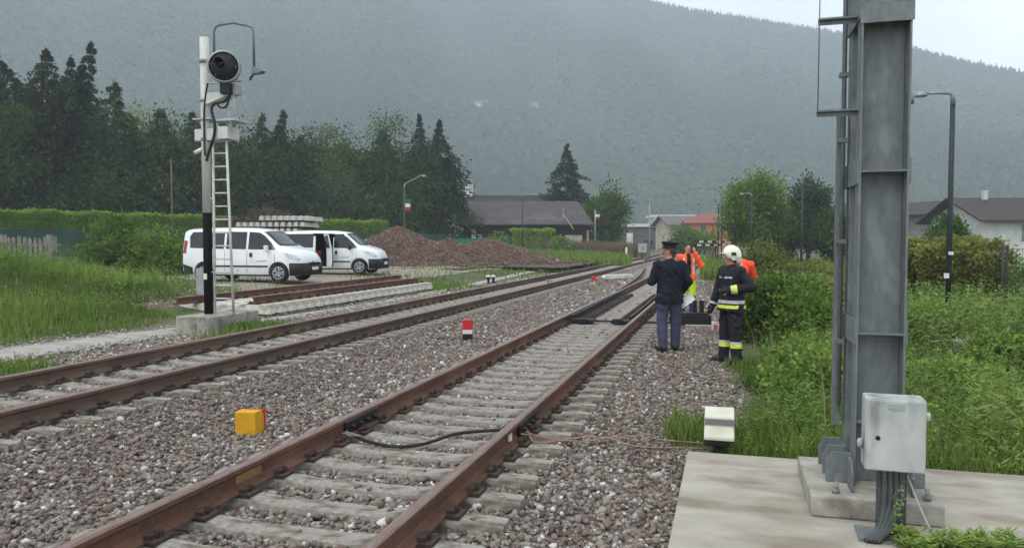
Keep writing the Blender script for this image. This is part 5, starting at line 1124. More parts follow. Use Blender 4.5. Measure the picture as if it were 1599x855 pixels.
#        x      zlow  zbelt  ztop  wmid  wroof
VST = [(-2.20, .42, 1.02, 1.62, .83, .70), (-2.16, .30, 1.06, 1.75, .88, .73), (-2.0, .24, 1.08, 1.82, .905, .755), (-1.4, .22, 1.09, 1.855, .915, .765), (-.6, .22, 1.08, 1.865, .917, .765), (.2, .22, 1.07, 1.85, .915, .76),
       (.62, .22, 1.06, 1.80, .913, .745), (.85, .22, 1.06, 1.70, .912, .73), (1.1, .22, 1.05, 1.49, .910, .735), (1.30, .22, 1.05, 1.31, .907, .77), (1.46, .22, 1.04, 1.205, .902, .80), (1.70, .22, 1.0, 1.155, .89, .77),
       (1.92, .22, .92, 1.075, .87, .70), (2.07, .24, .82, .98, .82, .62), (2.16, .27, .70, .86, .72, .54), (2.21, .32, .56, .70, .60, .48)]
vx = [s_[0] for s_ in VST]
def vs_(x, j): return float(np.interp(x, vx, [s_[j] for s_ in VST]))
def side_w(x, z):
    lo, be, tp, wm, wr = (vs_(x, j) for j in range(1, 6))
    return float(np.interp(z, [lo, lo + .12, .62 if .62 < be else be - .02, be, tp - .10 * min(1, (tp - be) / .4), tp], [wm * .95, wm * .985, wm, wm * .985, wr, wr - .12]))
def van_body():
    mb = MB(); NV = []
    for (x, lo, be, tp, wm, wr) in VST:
        e_ = min(1, (tp - be) / .4)
        half = [(wm * .93, lo), (wm * .985, lo + .1), (wm, min(.62, be - .02)), (wm * .985, be), (wr + .012, tp - .13 * e_), (wr - .04, tp - .045 * e_), (wr - .2, tp - .01 * e_)]
        ring = [(x, -y, z) for y, z in half] + [(x, 0, tp)] + [(x, y, z) for y, z in half[::-1]]; NV += ring
    n = 15; fs = []
    for i in range(len(VST) - 1):
        for k in range(n): fs.append((i * n + k, i * n + (k + 1) % n, (i + 1) * n + (k + 1) % n, (i + 1) * n + k))
    fs += [tuple(range(n)), tuple(range((len(VST) - 1) * n, len(VST) * n))]
    return mb.add(NV, fs, 0, True)
def cutbody(ob, cutters, thick=False):
    for c in cutters:
        m = ob.modifiers.new('cut', 'BOOLEAN'); m.operation = 'DIFFERENCE'; m.object = c; m.solver = 'EXACT'
    dg = bpy.context.evaluated_depsgraph_get(); me = bpy.data.meshes.new_from_object(ob.evaluated_get(dg))
    ob.modifiers.clear(); ob.data = me
    for c in cutters: bpy.data.objects.remove(c)
def panel(poly, off, name, m, parent, sd=-1, th=.012):
    """a pane that follows the side of the body: outline in (x,z), read column by column"""
    x0, x1 = min(p[0] for p in poly), max(p[0] for p in poly); e_ = 1e-4; nx = max(2, int((x1 - x0) / .06) + 2)
    xs = sorted(set([round(min(max(p[0], x0 + e_), x1 - e_), 5) for p in poly] + [round(v, 5) for v in np.linspace(x0 + e_, x1 - e_, nx)]))
    cols = []
    for x in xs:
        zz = []
        for (a, b) in zip(poly, poly[1:] + poly[:1]):
            if (a[0] - x) * (b[0] - x) <= 0 and abs(a[0] - b[0]) > 1e-9: zz.append(a[1] + (b[1] - a[1]) * (x - a[0]) / (b[0] - a[0]))
        cols.append((x, min(zz), max(zz)))
    nr = 2 if max(c[2] - c[1] for c in cols) < .12 else 7; V = []; F = []
    for x, za, zb in cols:
        for k in range(nr):
            z = za + (zb - za) * k / (nr - 1); V.append((x, sd * (side_w(x, z) + off), z))
    for i in range(len(cols) - 1):
        for k in range(nr - 1): F.append((i * nr + k, i * nr + k + 1, (i + 1) * nr + k + 1, (i + 1) * nr + k))
    rim = [i * nr for i in range(len(cols))] + [(len(cols) - 1) * nr + k for k in range(1, nr)] + [i * nr + nr - 1 for i in range(len(cols) - 2, -1, -1)] + [k for k in range(nr - 2, 0, -1)]
    n0 = len(V); V += [(V[i][0], V[i][1] - sd * th, V[i][2]) for i in rim]
    for q in range(len(rim)): F.append((rim[q], rim[(q + 1) % len(rim)], n0 + (q + 1) % len(rim), n0 + q))
    return MB().add(V, F, 0, False).build(name, m, parent)
def van(label, px, d, heading, opened):
    x, y = at(px, d); v = thing('white_van', label, 'van', (x, y, float(gz(x, y)) + .012), RAD(heading), 'white vans parked on the gravel yard')
    body = van_body().build('body', [M_vwhite], v)
    cut = [MB().lathe([(.0, -1.2), (.375, -1.2), (.375, 1.2), (0, 1.2)], (xc, 0, .33), 'Y', 28, smooth=False).build('cut', M_plastic) for xc in (-1.36, 1.40)]
    if opened: cut += [MB().box((-.25, -.2, 1.0), (1.9, 1.2, 1.4)).build('cut', M_dark), MB().box((-.12, -.8, 1.02), (.78, .6, 1.36)).build('cut', M_dark)]
    for c in cut: c.parent = v
    bpy.context.view_layer.update(); cutbody(body, cut)
    if opened:
        body.data.materials.append(M_dark)
        body.data.polygons.foreach_set('material_index', [1 if (abs(p.center.y) < .81 and -1.21 < p.center.x < .71 and .29 < p.center.z < 1.71 and (abs(p.center.z - .3) < .02 or abs(p.center.z - 1.7) < .02 or abs(p.center.y - .4) < .02 or abs(p.center.x + 1.2) < .02 or abs(p.center.x - .7) < .02)) else 0 for p in body.data.polygons])
    for p in body.data.polygons: p.use_smooth = True
    em = body.modifiers.new('Split', 'EDGE_SPLIT'); em.split_angle = RAD(32)
    for sd in (-1, 1):
        panel([(.30, 1.12), (1.30, 1.10), (1.26, 1.17), (.86, 1.56), (.66, 1.68), (.30, 1.70)], .006, 'window', M_glass, v, sd)
        if not (opened and sd < 0): panel([(-.52, 1.13), (.22, 1.12), (.22, 1.70), (-.52, 1.71)], .006, 'window', M_glass, v, sd)
        panel([(-1.88, 1.16), (-.60, 1.13), (-.60, 1.71), (-1.82, 1.70), (-1.93, 1.55)], .006, 'window', M_glass, v, sd)
        panel([(-.9, .52), (1.02, .52), (1.02, .575), (-.9, .575)], .012, 'rub_strip', M_plastic, v, sd)
        panel([(-2.16, .98), (-2.02, .98), (-1.99, 1.4), (-2.14, 1.42)], .010, 'tail_light', M_tail, v, sd)
        panel([(1.06, .27), (-1.0, .27), (-1.0, .22), (1.06, .22)], .012, 'sill', M_plastic, v, sd)
        for xx in ((.27, 1.27) if opened and sd < 0 else (-.56, .26, 1.27)):
            panel([(xx - .005, .34), (xx + .005, .34), (xx + .005, 1.08), (xx - .005, 1.08)], .004, 'door_gap', M_dark, v, sd, .006)
        panel([(.36, .86), (.46, .86), (.46, 1.0), (.36, 1.0)], .016, 'door_handle', M_plastic, v, sd)
        panel([(1.76, .84), (2.10, .72), (2.13, .78), (2.0, .93), (1.72, 1.0), (1.62, .985)], .012, 'headlight', M_lampg, v, sd)
        mb = MB().box((1.02, sd * 1.0, 1.15), (.10, .17, .20)).box((1.03, sd * .9, 1.08), (.05, .14, .05)); mb.build('mirror', M_plastic if sd > 0 or opened else M_vwhite, v, .02)
    # windscreen
    mb = MB(); V = []; F = []
    ss = np.linspace(.80, 1.40, 7)
    for xx in ss:
        for u in np.linspace(-1, 1, 9): V.append((xx + .012 - .03 * u * u + .01, u * (vs_(xx, 5) - .055), vs_(xx, 3) + .014 - .035 * u ** 4))
    for i in range(6):
        for j in range(8): F.append((i * 9 + j, i * 9 + j + 1, (i + 1) * 9 + j + 1, (i + 1) * 9 + j))
    ws = mb.add(V, F, 0, True).build('windscreen', M_glass, v); sm_ = ws.modifiers.new('Solidify', 'SOLIDIFY'); sm_.thickness = .008
    MB().tube([(1.50, -.5, 1.165), (1.46, .1, 1.20)], .012, 5).tube([(1.50, .1, 1.165), (1.46, .65, 1.20)], .012, 5).build('wiper', M_plastic, v)
    # bumpers, grille, plate
    def wrap(x0, z0, z1, off, name, m):
        Vv = []; Ff = []; xs = list(np.linspace(x0, 2.20, 14))
        ring = [(xx, -1) for xx in xs] + [(2.235, 0)] + [(xx, 1) for xx in xs[::-1]]
        for (xx, sg) in ring:
            for z in (z0, (z0 + z1) / 2, z1):
                w_ = side_w(min(xx, 2.21), min(z, vs_(min(xx, 2.21), 2) - .01)) + off
                Vv.append((xx + (off if xx > 2.1 else 0), sg * w_, z))
        for i in range(len(ring) - 1):
            for j in range(2): Ff.append((i * 3 + j, i * 3 + j + 1, i * 3 + 4 + j, i * 3 + 3 + j))
        o = MB().add(Vv, Ff, 0, True).build(name, m, v); q = o.modifiers.new('Solidify', 'SOLIDIFY'); q.thickness = .03; q.offset = 1
    wrap(1.80, .25, .66, .012, 'front_bumper', M_plastic)
    MB().box((2.262, 0, .63), (.03, .76, .09)).box((2.262, 0, .36), (.04, .9, .12)).build('grille', M_dark, v, .01)
    MB().box((2.29, 0, .47), (.012, .46, .105)).build('number_plate', M_white, v, .004)
    MB().box((2.2, 0, .70), (.03, .12, .06)).build('badge', M_alloy, v, .01)
    MB().box((-2.2, 0, .42), (.14, 1.66, .34)).build('rear_bumper', M_plastic, v, .04)
    for sd in (-1, 1): panel([(-2.18, .26), (-1.78, .26), (-1.78, .5), (-2.18, .62)], .014, 'bumper_corner', M_plastic, v, sd)
    for (xc, sd) in ((-1.36, -1), (1.40, -1), (-1.36, 1), (1.40, 1)):
        wl = MB().lathe([(.10, -.07), (.20, -.09), (.215, -.10), (.30, -.095), (.32, -.07), (.325, 0), (.32, .07), (.30, .09), (.1, .09)], (0, 0, 0), 'Y', 36).build('wheel', M_tyre, v)
        wl.location = (xc, sd * .80, .325); wl.rotation_euler = (0, 0, 0 if sd < 0 else math.pi)
        mb = MB().lathe([(.215, -.104), (.20, -.112), (.185, -.10), (.18, -.06), (.05, -.055), (0, -.055)], (0, 0, 0), 'Y', 32, 0)
        for k in range(5):
            a = k * 2 * math.pi / 5
            for da in (-.2, .2):
                c, q = math.cos(a + da), math.sin(a + da); c2, q2 = math.cos(a + da * 1.25), math.sin(a + da * 1.25)
                mb.tube([(.04 * c, -.09, .04 * q), (.19 * c2, -.10, .19 * q2)], [.022, .026], 6)
        mb.lathe([(0, -.115), (.035, -.115), (.05, -.10), (.05, -.08)], (0, 0, 0), 'Y', 16); mb.build('rim', M_alloy, wl)
        MB().lathe([(.17, -.062), (.0, -.061), (0, -.058)], (0, 0, 0), 'Y', 20).build('brake', M_dark, wl)
    panel([(.62, .70), (.98, .72), (.98, .75), (.62, .73)], .004, 'door_badge', M_frame, v, -1, .006)
    if opened:
        # the side door leaf standing open beside the front door, and the seat that shows inside
        lf = MB().prism([(-.02, .34), (.02, .34), (.05, .62), (.04, 1.08), (-.1, 1.70), (-.14, 1.70), (-.02, 1.05)], 0, .52, 'X').build('side_door', M_vwhite, v, .015)
        lf.location = (.04, -.99, .0); lf.rotation_euler = (0, 0, RAD(-50))
        MB().prism([(-.04, 1.12), (.05, 1.12), (-.075, 1.62), (-.155, 1.62)], .06, .46, 'X').build('door_window', M_glass, lf); MB().box((.26, .045, .7), (.42, .03, .5)).build('door_lining', M_dark, lf)
        st = MB().box((-.7, -.35, .62), (.5, .5, .18)).box((-.9, -.35, .95), (.16, .5, .6)).build('seat', M_plastic, v, .04)
        tag(MB().box((-.62, -.50, .80), (.34, .3, .2)).box((-.5, -.5, .93), (.18, .2, .14)).build('red_bag', M_redp, loc=(0, 0, 0), bevel=.04), 'red bag lying on the seat inside the open side door of the van', 'bag')
        o = bpy.data.objects['red_bag']; o.location = v.location; o.rotation_euler = v.rotation_euler
    return v
van('white van behind the signal mast, with its doors shut and black bumper', 397, 26.3, 4.0, False)
van('second white van parked farther back with its side door standing open', 522, 32.6, 9.0, True)

# ------------------------------------------------------------------ people
class Field:
    def __init__(s, lo, hi, h):
        s.h = h; s.lo = np.array(lo, float); s.n = np.ceil((np.array(hi) - s.lo) / h).astype(int) + 1
        s.F = np.full(s.n, .25, np.float32)
        s.ax = [s.lo[i] + h * np.arange(s.n[i]) for i in range(3)]
    def _sl(s, lo, hi):
        a = np.clip(np.floor((lo - s.lo) / s.h).astype(int), 0, s.n); b = np.clip(np.ceil((hi - s.lo) / s.h).astype(int) + 1, 0, s.n)
        return tuple(slice(a[i], b[i]) for i in range(3))
    def rc(s, a, b, ra, rb, k=.02, flat=None, sub=False):
        """rounded cone from a to b; flat=(sx,sy,sz) squeezes its section"""
        a = np.array(a, float); b = np.array(b, float); f = np.array(flat or (1, 1, 1), float); m = max(ra, rb) * max(1, f.max()) + .1
        sl_ = s._sl(np.minimum(a, b) - m, np.maximum(a, b) + m)
        X = [((s.ax[i][sl_[i]] - a[i]) / f[i]).astype(np.float32) for i in range(3)]
        d = (b - a) / f; dd = float(d @ d) + 1e-9
        t = np.clip((X[0][:, None, None] * d[0] + X[1][None, :, None] * d[1] + X[2][None, None, :] * d[2]) / dd, 0, 1)
        q = np.sqrt((X[0][:, None, None] - t * d[0]) ** 2 + (X[1][None, :, None] - t * d[1]) ** 2 + (X[2][None, None, :] - t * d[2]) ** 2) - (ra + (rb - ra) * t)
        q = q * f.min(); F = s.F[sl_]
        if sub: s.F[sl_] = np.maximum(F, -q)
        else:
            hh = np.clip(.5 + .5 * (F - q) / k, 0, 1); s.F[sl_] = F * (1 - hh) + q * hh - k * hh * (1 - hh)
        return s
    def mesh(s):
        F = s.F; I = F < 0; nx, ny, nz = F.shape; acc = np.zeros((nx - 1, ny - 1, nz - 1, 3), np.float32); cnt = np.zeros((nx - 1, ny - 1, nz - 1), np.float32); quads = []
        base = [slice(0, n - 1) for n in F.shape]
        for ax in range(3):
            A = [slice(None)] * 3; B = [slice(None)] * 3; A[ax] = slice(0, -1); B[ax] = slice(1, None)
            fa, fb = F[tuple(A)], F[tuple(B)]; cr = (fa < 0) != (fb < 0); t = np.where(cr, fa / (fa - fb + 1e-12), 0)
            idx = np.argwhere(cr); tt = t[cr]; pos = idx.astype(np.float32); pos[:, ax] += tt; flip = fa[cr] < 0
            o1, o2 = [i for i in range(3) if i != ax]; cells = []
            for d1, d2 in ((0, 0), (-1, 0), (-1, -1), (0, -1)):
                c = idx.copy(); c[:, o1] += d1; c[:, o2] += d2; cells.append(c)
            ok = np.ones(len(idx), bool)
            for c in cells: ok &= (c >= 0).all(1) & (c < np.array(acc.shape[:3])).all(1)
            for c in cells:
                c_ = c[ok]; np.add.at(acc, (c_[:, 0], c_[:, 1], c_[:, 2]), pos[ok]); np.add.at(cnt, (c_[:, 0], c_[:, 1], c_[:, 2]), 1)
            fl = flip[ok] if ax != 1 else ~flip[ok]
            Q = np.stack([np.ravel_multi_index(c[ok].T, acc.shape[:3]) for c in cells], -1); Q[~fl] = Q[~fl][:, ::-1]; quads.append(Q)
        Q = np.concatenate(quads); u, inv = np.unique(Q.ravel(), return_inverse=True)
        V = acc.reshape(-1, 3)[u] / cnt.reshape(-1)[u][:, None]
        return V * s.h + s.lo, inv.reshape(-1, 4)
def sdf_obj(name, fld, mats, parent, mfun=None):
    V, F = fld.mesh(); mi = None
    if name in ('jacket', 'trousers'):                    # cloth folds, strongest at elbow, waist and knee
        a_ = .5 + .5 * np.sin(V[:, 2] * 9 + 1.2); ph_ = rng.uniform(0, 6, 4)
        w_ = (np.sin(V[:, 2] * 62 + 9 * np.sin(V[:, 0] * 9 + ph_[0]) + ph_[1]) * .0042 + np.sin(V[:, 2] * 34 + V[:, 0] * 40 + V[:, 1] * 23 + ph_[2]) * .0045) * (.4 + .8 * a_)
        cxy = V[:, :2].mean(0); d_ = V[:, :2] - cxy; d_ /= np.linalg.norm(d_, axis=1, keepdims=True) + 1e-6; V = V.copy(); V[:, :2] += d_ * w_[:, None]
    if mfun: mi = [mfun(c) for c in V[F].mean(1)]
    return npmesh(name, V, F, mats, parent, smooth=True, midx=mi)
M_skin = mat('skin', S(190, 140, 116), S(172, 122, 100), 12, .55, spec=.3)
M_hair = mat('dark_hair', S(52, 42, 36), S(36, 30, 26), 30, .7)
M_hairg = mat('grey_brown_hair', S(92, 76, 62), S(66, 54, 46), 40, .8)
M_navy = mat('navy_jacket', S(25, 27, 40), S(19, 20, 31), 9, .85, .25, 14)
M_fire = mat('turnout_coat', S(33, 34, 40), S(25, 26, 31), 9, .85, .3, 14)
M_trous = mat('grey_blue_trousers', S(74, 76, 98), S(58, 60, 82), 7, .9, .25, 12)
M_orangej = mat('orange_hivis', S(246, 108, 56), S(226, 90, 44), 7, .8, .25, 12)
M_redor = mat('red_orange_hivis', S(255, 92, 52), S(236, 74, 40), 7, .8, .25, 12)
M_lime = mat('lime_hivis', S(202, 226, 44), S(182, 206, 36), 7, .8, .2, 12)
M_blueT = mat('blue_workwear', S(60, 62, 116), S(48, 50, 96), 7, .9, .2)
M_refl = mat('reflective_silver', S(196, 198, 196), S(174, 176, 176), 12, .4, spec=.6)
M_ryel = mat('reflective_yellow', S(222, 232, 92), S(202, 212, 72), 12, .6)
M_boot = mat('black_boot', S(30, 29, 30), S(22, 21, 22), 16, .5)
M_glove = mat('glove_leather', S(48, 46, 46), S(34, 33, 34), 20, .8)
M_helm = mat('helmet_ivory', S(232, 228, 208), S(220, 216, 196), 4, .3, spec=.5)
M_paper = mat('white_paper', S(232, 232, 228), S(222, 222, 218), 10, .9)
V3 = lambda *a: np.array(a, float)
def person(label, px, d, rz, J, coat, legs, head_turn, zoff=0.0, gloves=None, H=1.80, boots=M_boot, coat_len=.80, coat_mats=None, coat_fun=None, legs_mats=None, legs_fun=None, hair=M_hair, bulk=1.0):
    x, y = at(px, d); z = float(gz(x, y)) + .015 + zoff
    p_ = thing('person', label, 'person', (x, y, z), rz)
    hip, chest, neck, head = J['hip'], J['chest'], J['neck'], J['head']
    allp = np.array([v for k_, v in J.items() if k_[:2] not in ('pn', 'hd', 'fo', 'st', 'cu')]); lo = allp.min(0) - [.3, .3, .16]; hi = allp.max(0) + [.3, .3, .2]; lo[2] = -.03
    B = Field(lo, hi, .0105)
    hr = Matrix.Rotation(head_turn, 3, 'Z'); HR = lambda v: head + np.array(hr @ Vector(v))
    B.rc(hip, hip + (chest - hip) * .5, .135, .125, .03, (1.15, .85, 1)); B.rc(hip + (chest - hip) * .45, chest, .13, .155, .03, (1.2, .8, 1)); B.rc(chest, neck, .10, .062, .04); B.rc(neck, head + V3(0, 0, -.05), .058, .056, .02)
    B.rc(HR((0, -.005, .035)), HR((0, .0, .03)), .088, .086, .02, (.9, 1.08, 1.02)); B.rc(HR((0, .02, -.03)), HR((0, .04, -.085)), .066, .04, .03, (.95, 1, 1))
    B.rc(HR((0, .085, .015)), HR((0, .108, -.022)), .009, .016, .012); B.rc(HR((-.018, .088, -.06)), HR((.018, .088, -.06)), .008, .008, .008)
    for s_ in (-1, 1):
        B.rc(HR((s_ * .082, -.005, .025)), HR((s_ * .08, .0, -.02)), .017, .012, .008, (.5, 1, 1)); B.rc(HR((s_ * .033, .082, .035)), HR((s_ * .038, .08, .035)), .013, .012, .012)
    for s_, S_ in ((-1, 'l'), (1, 'r')):
        sh, el, wr = J['sh' + S_], J['el' + S_], J['wr' + S_]; hp, kn, an = J['hp' + S_], J['kn' + S_], J['an' + S_]
        B.rc(chest + (sh - chest) * .6, sh, .07, .062, .03); B.rc(sh, el, .056, .042, .02); B.rc(el, wr, .043, .028, .02)
        B.rc(hp, kn, .088, .056, .03); B.rc(kn, an, .056, .036, .02)
        fd = J.get('foot' + S_, V3(s_ * .05, .17, 0)); B.rc(an + V3(0, -.03, -.05), an + fd * .9 + V3(0, 0, -.055), .036, .03, .02)
        # hand: palm, four bent fingers, thumb off the side
        ax = J.get('hd' + S_, wr - el); ax = ax / np.linalg.norm(ax); pn_ = J.get('pn' + S_, V3(s_, 0, 0)); pn_ = pn_ - ax * (pn_ @ ax); pn_ /= np.linalg.norm(pn_); sdv = np.cross(ax, pn_)
        if sdv[1] < 0: sdv = -sdv
        B.rc(wr, wr + ax * .045, .026, .032, .012); B.rc(wr + ax * .05, wr + ax * .085, .034, .034, .012, None)
        cur = J.get('curl', .5)
        for k, L in enumerate((.068, .078, .074, .058)):
            b0 = wr + ax * .095 + sdv * (.027 - .018 * k); b1 = b0 + (ax * .8 - pn_ * .5 * cur) * L * .55; b2 = b1 + (ax * (.75 - .6 * cur) - pn_ * cur) * L * .5
            B.rc(b0 - ax * .02, b1, .0098, .009, .004); B.rc(b1, b2, .009, .008, .004)
        t0 = wr + ax * .03 + sdv * .026; t1 = t0 + (ax * .6 + sdv * .7) * .045; B.rc(t0, t1, .0125, .011, .006); B.rc(t1, t1 + (ax * .9 - pn_ * .3) * .03, .011, .0095, .004)
    sdf_obj('body', B, M_skin, p_)
    for s_ in (-1, 1): MB().lathe([(0, -.009), (.007, -.006), (.0095, 0), (.007, .006), (0, .009)], tuple(HR((s_ * .033, .089, .036))), n=8).build('eye', M_dark, p_)
    # hair cap
    Hc = Field(head - .2, head + .2, .011)
    Hc.rc(HR((0, -.018, .045)), HR((0, -.02, .04)), .095, .093, .01, (.93, 1.08, 1.0)); Hc.rc(HR((0, -.06, -.02)), HR((0, -.06, -.06)), .06, .045, .02)
    Hc.rc(HR((0, .15, -.03)), HR((0, .15, -.03)), .125, .125, .01, sub=True); sdf_obj('hair', Hc, hair, p_)
    # coat
    C = Field(lo, hi, .0125); b = bulk
    low = hip + V3(0, 0, coat_len - float(hip[2])) if J.get('straight', True) else hip + (hip - chest) * .25
    C.rc(low, hip + (chest - hip) * .45, .196 * b, .165 * b, .03, (1.14, .88, 1)); C.rc(hip + (chest - hip) * .4, chest, .152 * b, .172 * b, .03, (1.2, .84, 1)); C.rc(chest + (neck - chest) * .1, neck + V3(0, 0, -.015), .125, .076, .05)
    for S_ in 'lr':
        sh, el, wr = J['sh' + S_], J['el' + S_], J['wr' + S_]; C.rc(chest + (sh - chest) * .55, sh, .095 * b, .080 * b, .04); C.rc(sh, el, .076 * b, .066 * b, .03); C.rc(el, wr - (wr - el) * .06, .066 * b, .052 * b, .02)
    # hollow the hem and the cuffs a little so edges are edges
    zc = float(low[2])
    if J.get('straight', True):
        zi = int((zc - C.lo[2]) / C.h); m_ = np.array([[abs(a - hip[0]) < .23 and abs(q - hip[1]) < .24 for q in C.ax[1]] for a in C.ax[0]]); C.F[:, :, :zi][m_] = np.maximum(C.F[:, :, :zi][m_], .02)
    sdf_obj('jacket', C, coat_mats or [coat], p_, coat_fun)
    T = Field(lo, hi, .0125)
    for s_, S_ in ((-1, 'l'), (1, 'r')):
        hp, kn, an = J['hp' + S_], J['kn' + S_], J['an' + S_]; T.rc(hp + V3(0, 0, .02), kn, .112 * b, .083 * b, .02); T.rc(kn, an + V3(0, 0, -.005), .082 * b, .072 * b, .02)
    T.rc(hip + V3(-.05, 0, 0), hip + V3(.05, 0, 0), .135 * b, .135 * b, .04, (1, .9, 1)); sdf_obj('trousers', T, legs_mats or [legs], p_, legs_fun)
    for s_, S_ in ((-1, 'l'), (1, 'r')):
        an = J['an' + S_]; fd = J.get('foot' + S_, V3(s_ * .05, .17, 0)); K = Field(an - .32, an + .34, .011)
        K.rc(an + V3(0, 0, .06), an + V3(0, -.02, -.03), .058, .055, .02); K.rc(an + V3(0, -.04, -.045), an + fd + V3(0, 0, -.052), .046, .04, .03, None)
        K.F[:, :, :max(0, int((0.0 - K.lo[2]) / K.h) + 1)] = .02; sdf_obj('shoe', K, boots, p_)
        if gloves:
            wr, el = J['wr' + S_], J['el' + S_]; ax = (wr - el) / np.linalg.norm(wr - el)
            Gv = Field(wr - .2, wr + .2, .009); pn_ = J.get('pn' + S_, V3(s_, 0, 0)); pn_ = pn_ - ax * (pn_ @ ax); pn_ /= np.linalg.norm(pn_); sdv = np.cross(ax, pn_); sdv = sdv if sdv[1] > 0 else -sdv
            Gv.rc(wr - ax * .03, wr + ax * .05, .040, .042, .01); Gv.rc(wr + ax * .05, wr + ax * .09, .042, .041, .01)
            for k, L in enumerate((.068, .078, .074, .058)):
                b0 = wr + ax * .10 + sdv * (.031 - .021 * k); b1 = b0 + (ax * .8 - pn_ * .25) * L * .55; b2 = b1 + (ax * .45 - pn_ * .5) * L * .5; Gv.rc(b0 - ax * .02, b1, .0135, .0125, .004); Gv.rc(b1, b2, .0125, .0115, .004)
            t0 = wr + ax * .03 + sdv * .03; t1 = t0 + (ax * .6 + sdv * .7) * .045; Gv.rc(t0, t1, .017, .015, .006); Gv.rc(t1, t1 + (ax * .9 - pn_ * .3) * .03, .015, .013, .004)
            sdf_obj('glove', Gv, gloves, p_)
    return p_, HR, hr
def stand(**k):
    J = dict(hip=V3(0, 0, .95), chest=V3(0, .0, 1.34), neck=V3(0, .01, 1.52), head=V3(0, .03, 1.66),
             shl=V3(-.20, 0, 1.44), shr=V3(.20, 0, 1.44), ell=V3(-.27, -.03, 1.16), elr=V3(.27, -.03, 1.16), wrl=V3(-.27, .06, .91), wrr=V3(.27, .06, .91),
             hpl=V3(-.095, 0, .92), hpr=V3(.095, 0, .92), knl=V3(-.12, .02, .50), knr=V3(.12, .02, .50), anl=V3(-.13, -.01, .10), anr=V3(.13, -.01, .10), pnl=V3(1, 0, 0), pnr=V3(-1, 0, 0))
    J.update(k); return J
# the officer seen from behind, sheet of paper in hand
J = stand(ell=V3(-.30, .02, 1.17), wrl=V3(-.20, .24, 1.16), elr=V3(.30, -.06, 1.17), wrr=V3(.25, .13, .98), anr=V3(.12, .06, .10), anl=V3(-.12, -.04, .10), hdr=V3(-.1, .6, -.6))
pz, HR, hr = person('officer in dark navy jacket and peaked cap seen from behind, holding white paper', 1046, 12.55, RAD(22), J, M_navy, M_trous, RAD(66), coat_len=.82, hair=M_hairg, bulk=1.07)
cp = MB().lathe([(.098, .055), (.100, .105), (.128, .135), (.130, .150), (.115, .160), (.0, .168)], n=28).build('peaked_cap', mat('cap_cloth', S(28, 30, 40), S(22, 24, 32), 12, .8), pz)
cp.location = tuple(J['head'] + V3(0, 0, .0)); cp.rotation_euler = (RAD(4), 0, RAD(66)); cp.scale = (1.0, 1.12, 1.08)
vz = MB().prism([(.10 * math.sin(a), .09 * math.cos(a) + .0) for a in np.linspace(-1.1, 1.1, 10)] + [(.115 * math.sin(a), .15 * math.cos(a) + .01) for a in np.linspace(.9, -.9, 10)], .058, .066, 'Z').build('cap_visor', M_boot, cp, 0); vz.rotation_euler = (RAD(-10), 0, 0)
MB().lathe([(.101, .06), (.103, .062), (.103, .085), (.101, .087)], n=28).build('cap_band', M_boot, cp)
wr = J['wrr']; pa = MB().box((0, 0, 0), (.26, .004, .15)).build('paper', M_paper); Rz = Matrix.Rotation(RAD(22), 3, 'Z')
pa.location = pz.location + Rz @ Vector((wr[0] + .05, wr[1] - .11, wr[2] - .13)); pa.rotation_euler = (RAD(-25), RAD(-38), RAD(4)); tag(pa, 'white sheet of paper held at hip height by the navy officer', 'paper')
# firefighter
def ff_coat(c):
    if abs(c[0]) < .235 and .875 < c[2] < .925: return 2
    if abs(c[0]) < .235 and .925 <= c[2] < .955: return 0
    if abs(c[0]) < .235 and .955 <= c[2] < 1.0: return 1
    if c[0] < -.245 and False: return 1
    if 1.335 < c[2] < 1.365 and c[1] > .08 and (.03 < abs(c[0]) < .16): return 1
    return 0
def ff_legs(c): return 1 if .325 < c[2] < .365 else (2 if .26 < c[2] < .325 else 0)
J = stand(ell=V3(-.36, -.10, 1.21), wrl=V3(-.18, .19, 1.16), elr=V3(.29, .03, 1.17), wrr=V3(.30, .13, .91), anl=V3(-.15, .0, .10), anr=V3(.13, .04, .10), pnl=V3(0, -1, 0))
pf, HR, hr = person('firefighter in black coat with yellow reflective bands and ivory helmet', 1143, 11.75, RAD(126), J, M_fire, M_fire, RAD(-22), gloves=M_glove, coat_len=.84, coat_mats=[M_fire, M_refl, M_ryel], coat_fun=ff_coat, legs_mats=[M_fire, M_refl, M_ryel], legs_fun=ff_legs, bulk=1.12)
hd = J['head']; Hf = Field(hd - .26, hd + .26, .010); q = lambda v: hd + np.array(hr @ Vector(v))
Hf.rc(q((0, -.015, .06)), q((0, -.03, .055)), .128, .125, .01, (.93, 1.1, 1.02)); Hf.rc(q((0, -.09, -.03)), q((0, -.085, .0)), .085, .10, .03, (1.1, .7, 1)); Hf.rc(q((-.1, -.03, -.02)), q((-.1, -.03, .03)), .035, .04, .02, (.5, 1.2, 1)); Hf.rc(q((.1, -.03, -.02)), q((.1, -.03, .03)), .035, .04, .02, (.5, 1.2, 1))
Hf.rc(q((-.06, .14, .065)), q((.06, .14, .065)), .02, .02, .04, (1, 1.6, .5)); Hf.rc(q((0, .03, -.07)), q((0, .13, -.0)), .095, .10, .01, (.9, 1, 1), sub=True); Hf.rc(q((0, -.01, -.13)), q((0, -.01, -.03)), .095, .09, .01, sub=True)
sdf_obj('helmet', Hf, M_helm, pf)
for s_ in (-1, 1):
    bz_ = MB().box((0, 0, 0), (.012, .075, .05)).build('helmet_badge', M_blk, pf, .004); bz_.location = tuple(q((s_ * .128, -.02, .055))); bz_.rotation_euler = (0, RAD(-s_ * 12), RAD(-22))
MB().box((0, 0, 0), (.13, .012, .16)).build('neck_cloth', M_helm, pf, .004).location = tuple(q((0, -.135, -.09)))
wl = J['wrl']; el = J['ell']
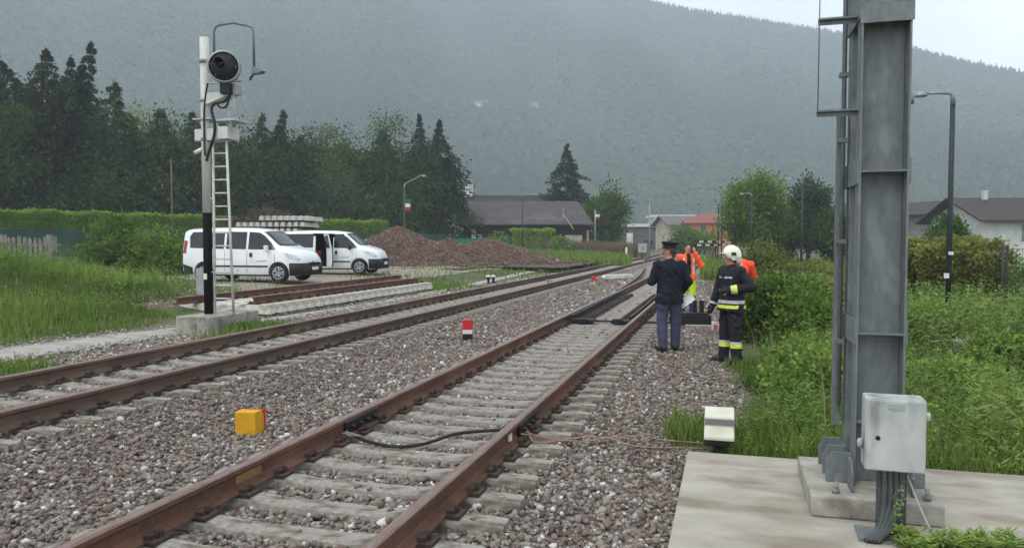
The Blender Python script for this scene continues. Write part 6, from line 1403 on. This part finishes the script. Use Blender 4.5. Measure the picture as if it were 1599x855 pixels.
for f0, m_, w_ in ((.72, M_ryel, .09), (.86, M_refl, .05)):
    a = el + (wl - el) * (f0 - w_); b = el + (wl - el) * (f0 + w_); MB().tube([tuple(a), tuple(b)], [.073, .066], 16, cap=False).build('cuff_band', m_, pf)
wl = J['wrr']; el = J['elr']; a = el + (wl - el) * .86; b = el + (wl - el) * .98; MB().tube([tuple(a), tuple(b)], [.066, .062], 16, cap=False).build('cuff_band', M_refl, pf)
# worker telephoning
def or_coat(c):
    if abs(c[0]) < .055 and c[1] > .08 and c[2] > 1.0: return 1
    if abs(abs(c[0]) - .125) < .024 and 1.0 < c[2] < 1.42 and c[1] > .04: return 2
    return 0
def or_legs(c): return 0 if c[2] > .46 else (2 if .27 < c[2] < .34 else 1)
J = stand(ell=V3(-.33, .10, 1.23), wrl=V3(-.15, .13, 1.56), elr=V3(.27, -.03, 1.16), wrr=V3(.24, .14, .98), hdl=V3(.25, -.1, 1), pnl=V3(-.5, .5, 0))
pw, HR, hr = person('worker in orange jacket and lime trousers holding a telephone to one ear', 1074, 19.3, RAD(196), J, M_orangej, M_lime, RAD(-12), coat_len=.88, coat_mats=[M_orangej, M_dark, M_refl], coat_fun=or_coat, legs_mats=[M_lime, M_blueT, M_refl], legs_fun=or_legs, hair=M_hair, bulk=1.04)
hx = J['wrl'] + V3(.055, -.03, .09); ph_ = MB().box((0, 0, 0), (.012, .065, .13)).build('phone', M_blk, None, .004)
ph_.location = pw.location + Matrix.Rotation(RAD(196), 3, 'Z') @ Vector(hx); ph_.rotation_euler = (0, RAD(12), RAD(196)); tag(ph_, 'small dark telephone held to the ear of the orange jacketed worker', 'phone')
# worker stooping behind the firefighter
J = stand(hip=V3(0, -.08, .90), chest=V3(0, .20, 1.27), neck=V3(0, .36, 1.36), head=V3(0, .49, 1.33), shl=V3(-.20, .24, 1.31), shr=V3(.20, .24, 1.31), ell=V3(-.24, .38, 1.05), elr=V3(.24, .38, 1.05), wrl=V3(-.18, .52, .84), wrr=V3(.18, .52, .84),
          hpl=V3(-.10, -.12, .87), hpr=V3(.10, -.12, .87), knl=V3(-.13, .06, .50), knr=V3(.13, .06, .50), anl=V3(-.13, -.04, .10), anr=V3(.13, -.04, .10), straight=False)
person('worker in bright red orange jacket stooping behind the firefighter', 1150, 15.6, RAD(-22), J, M_redor, M_blueT, 0.0, zoff=.12, hair=M_hair, bulk=1.05)
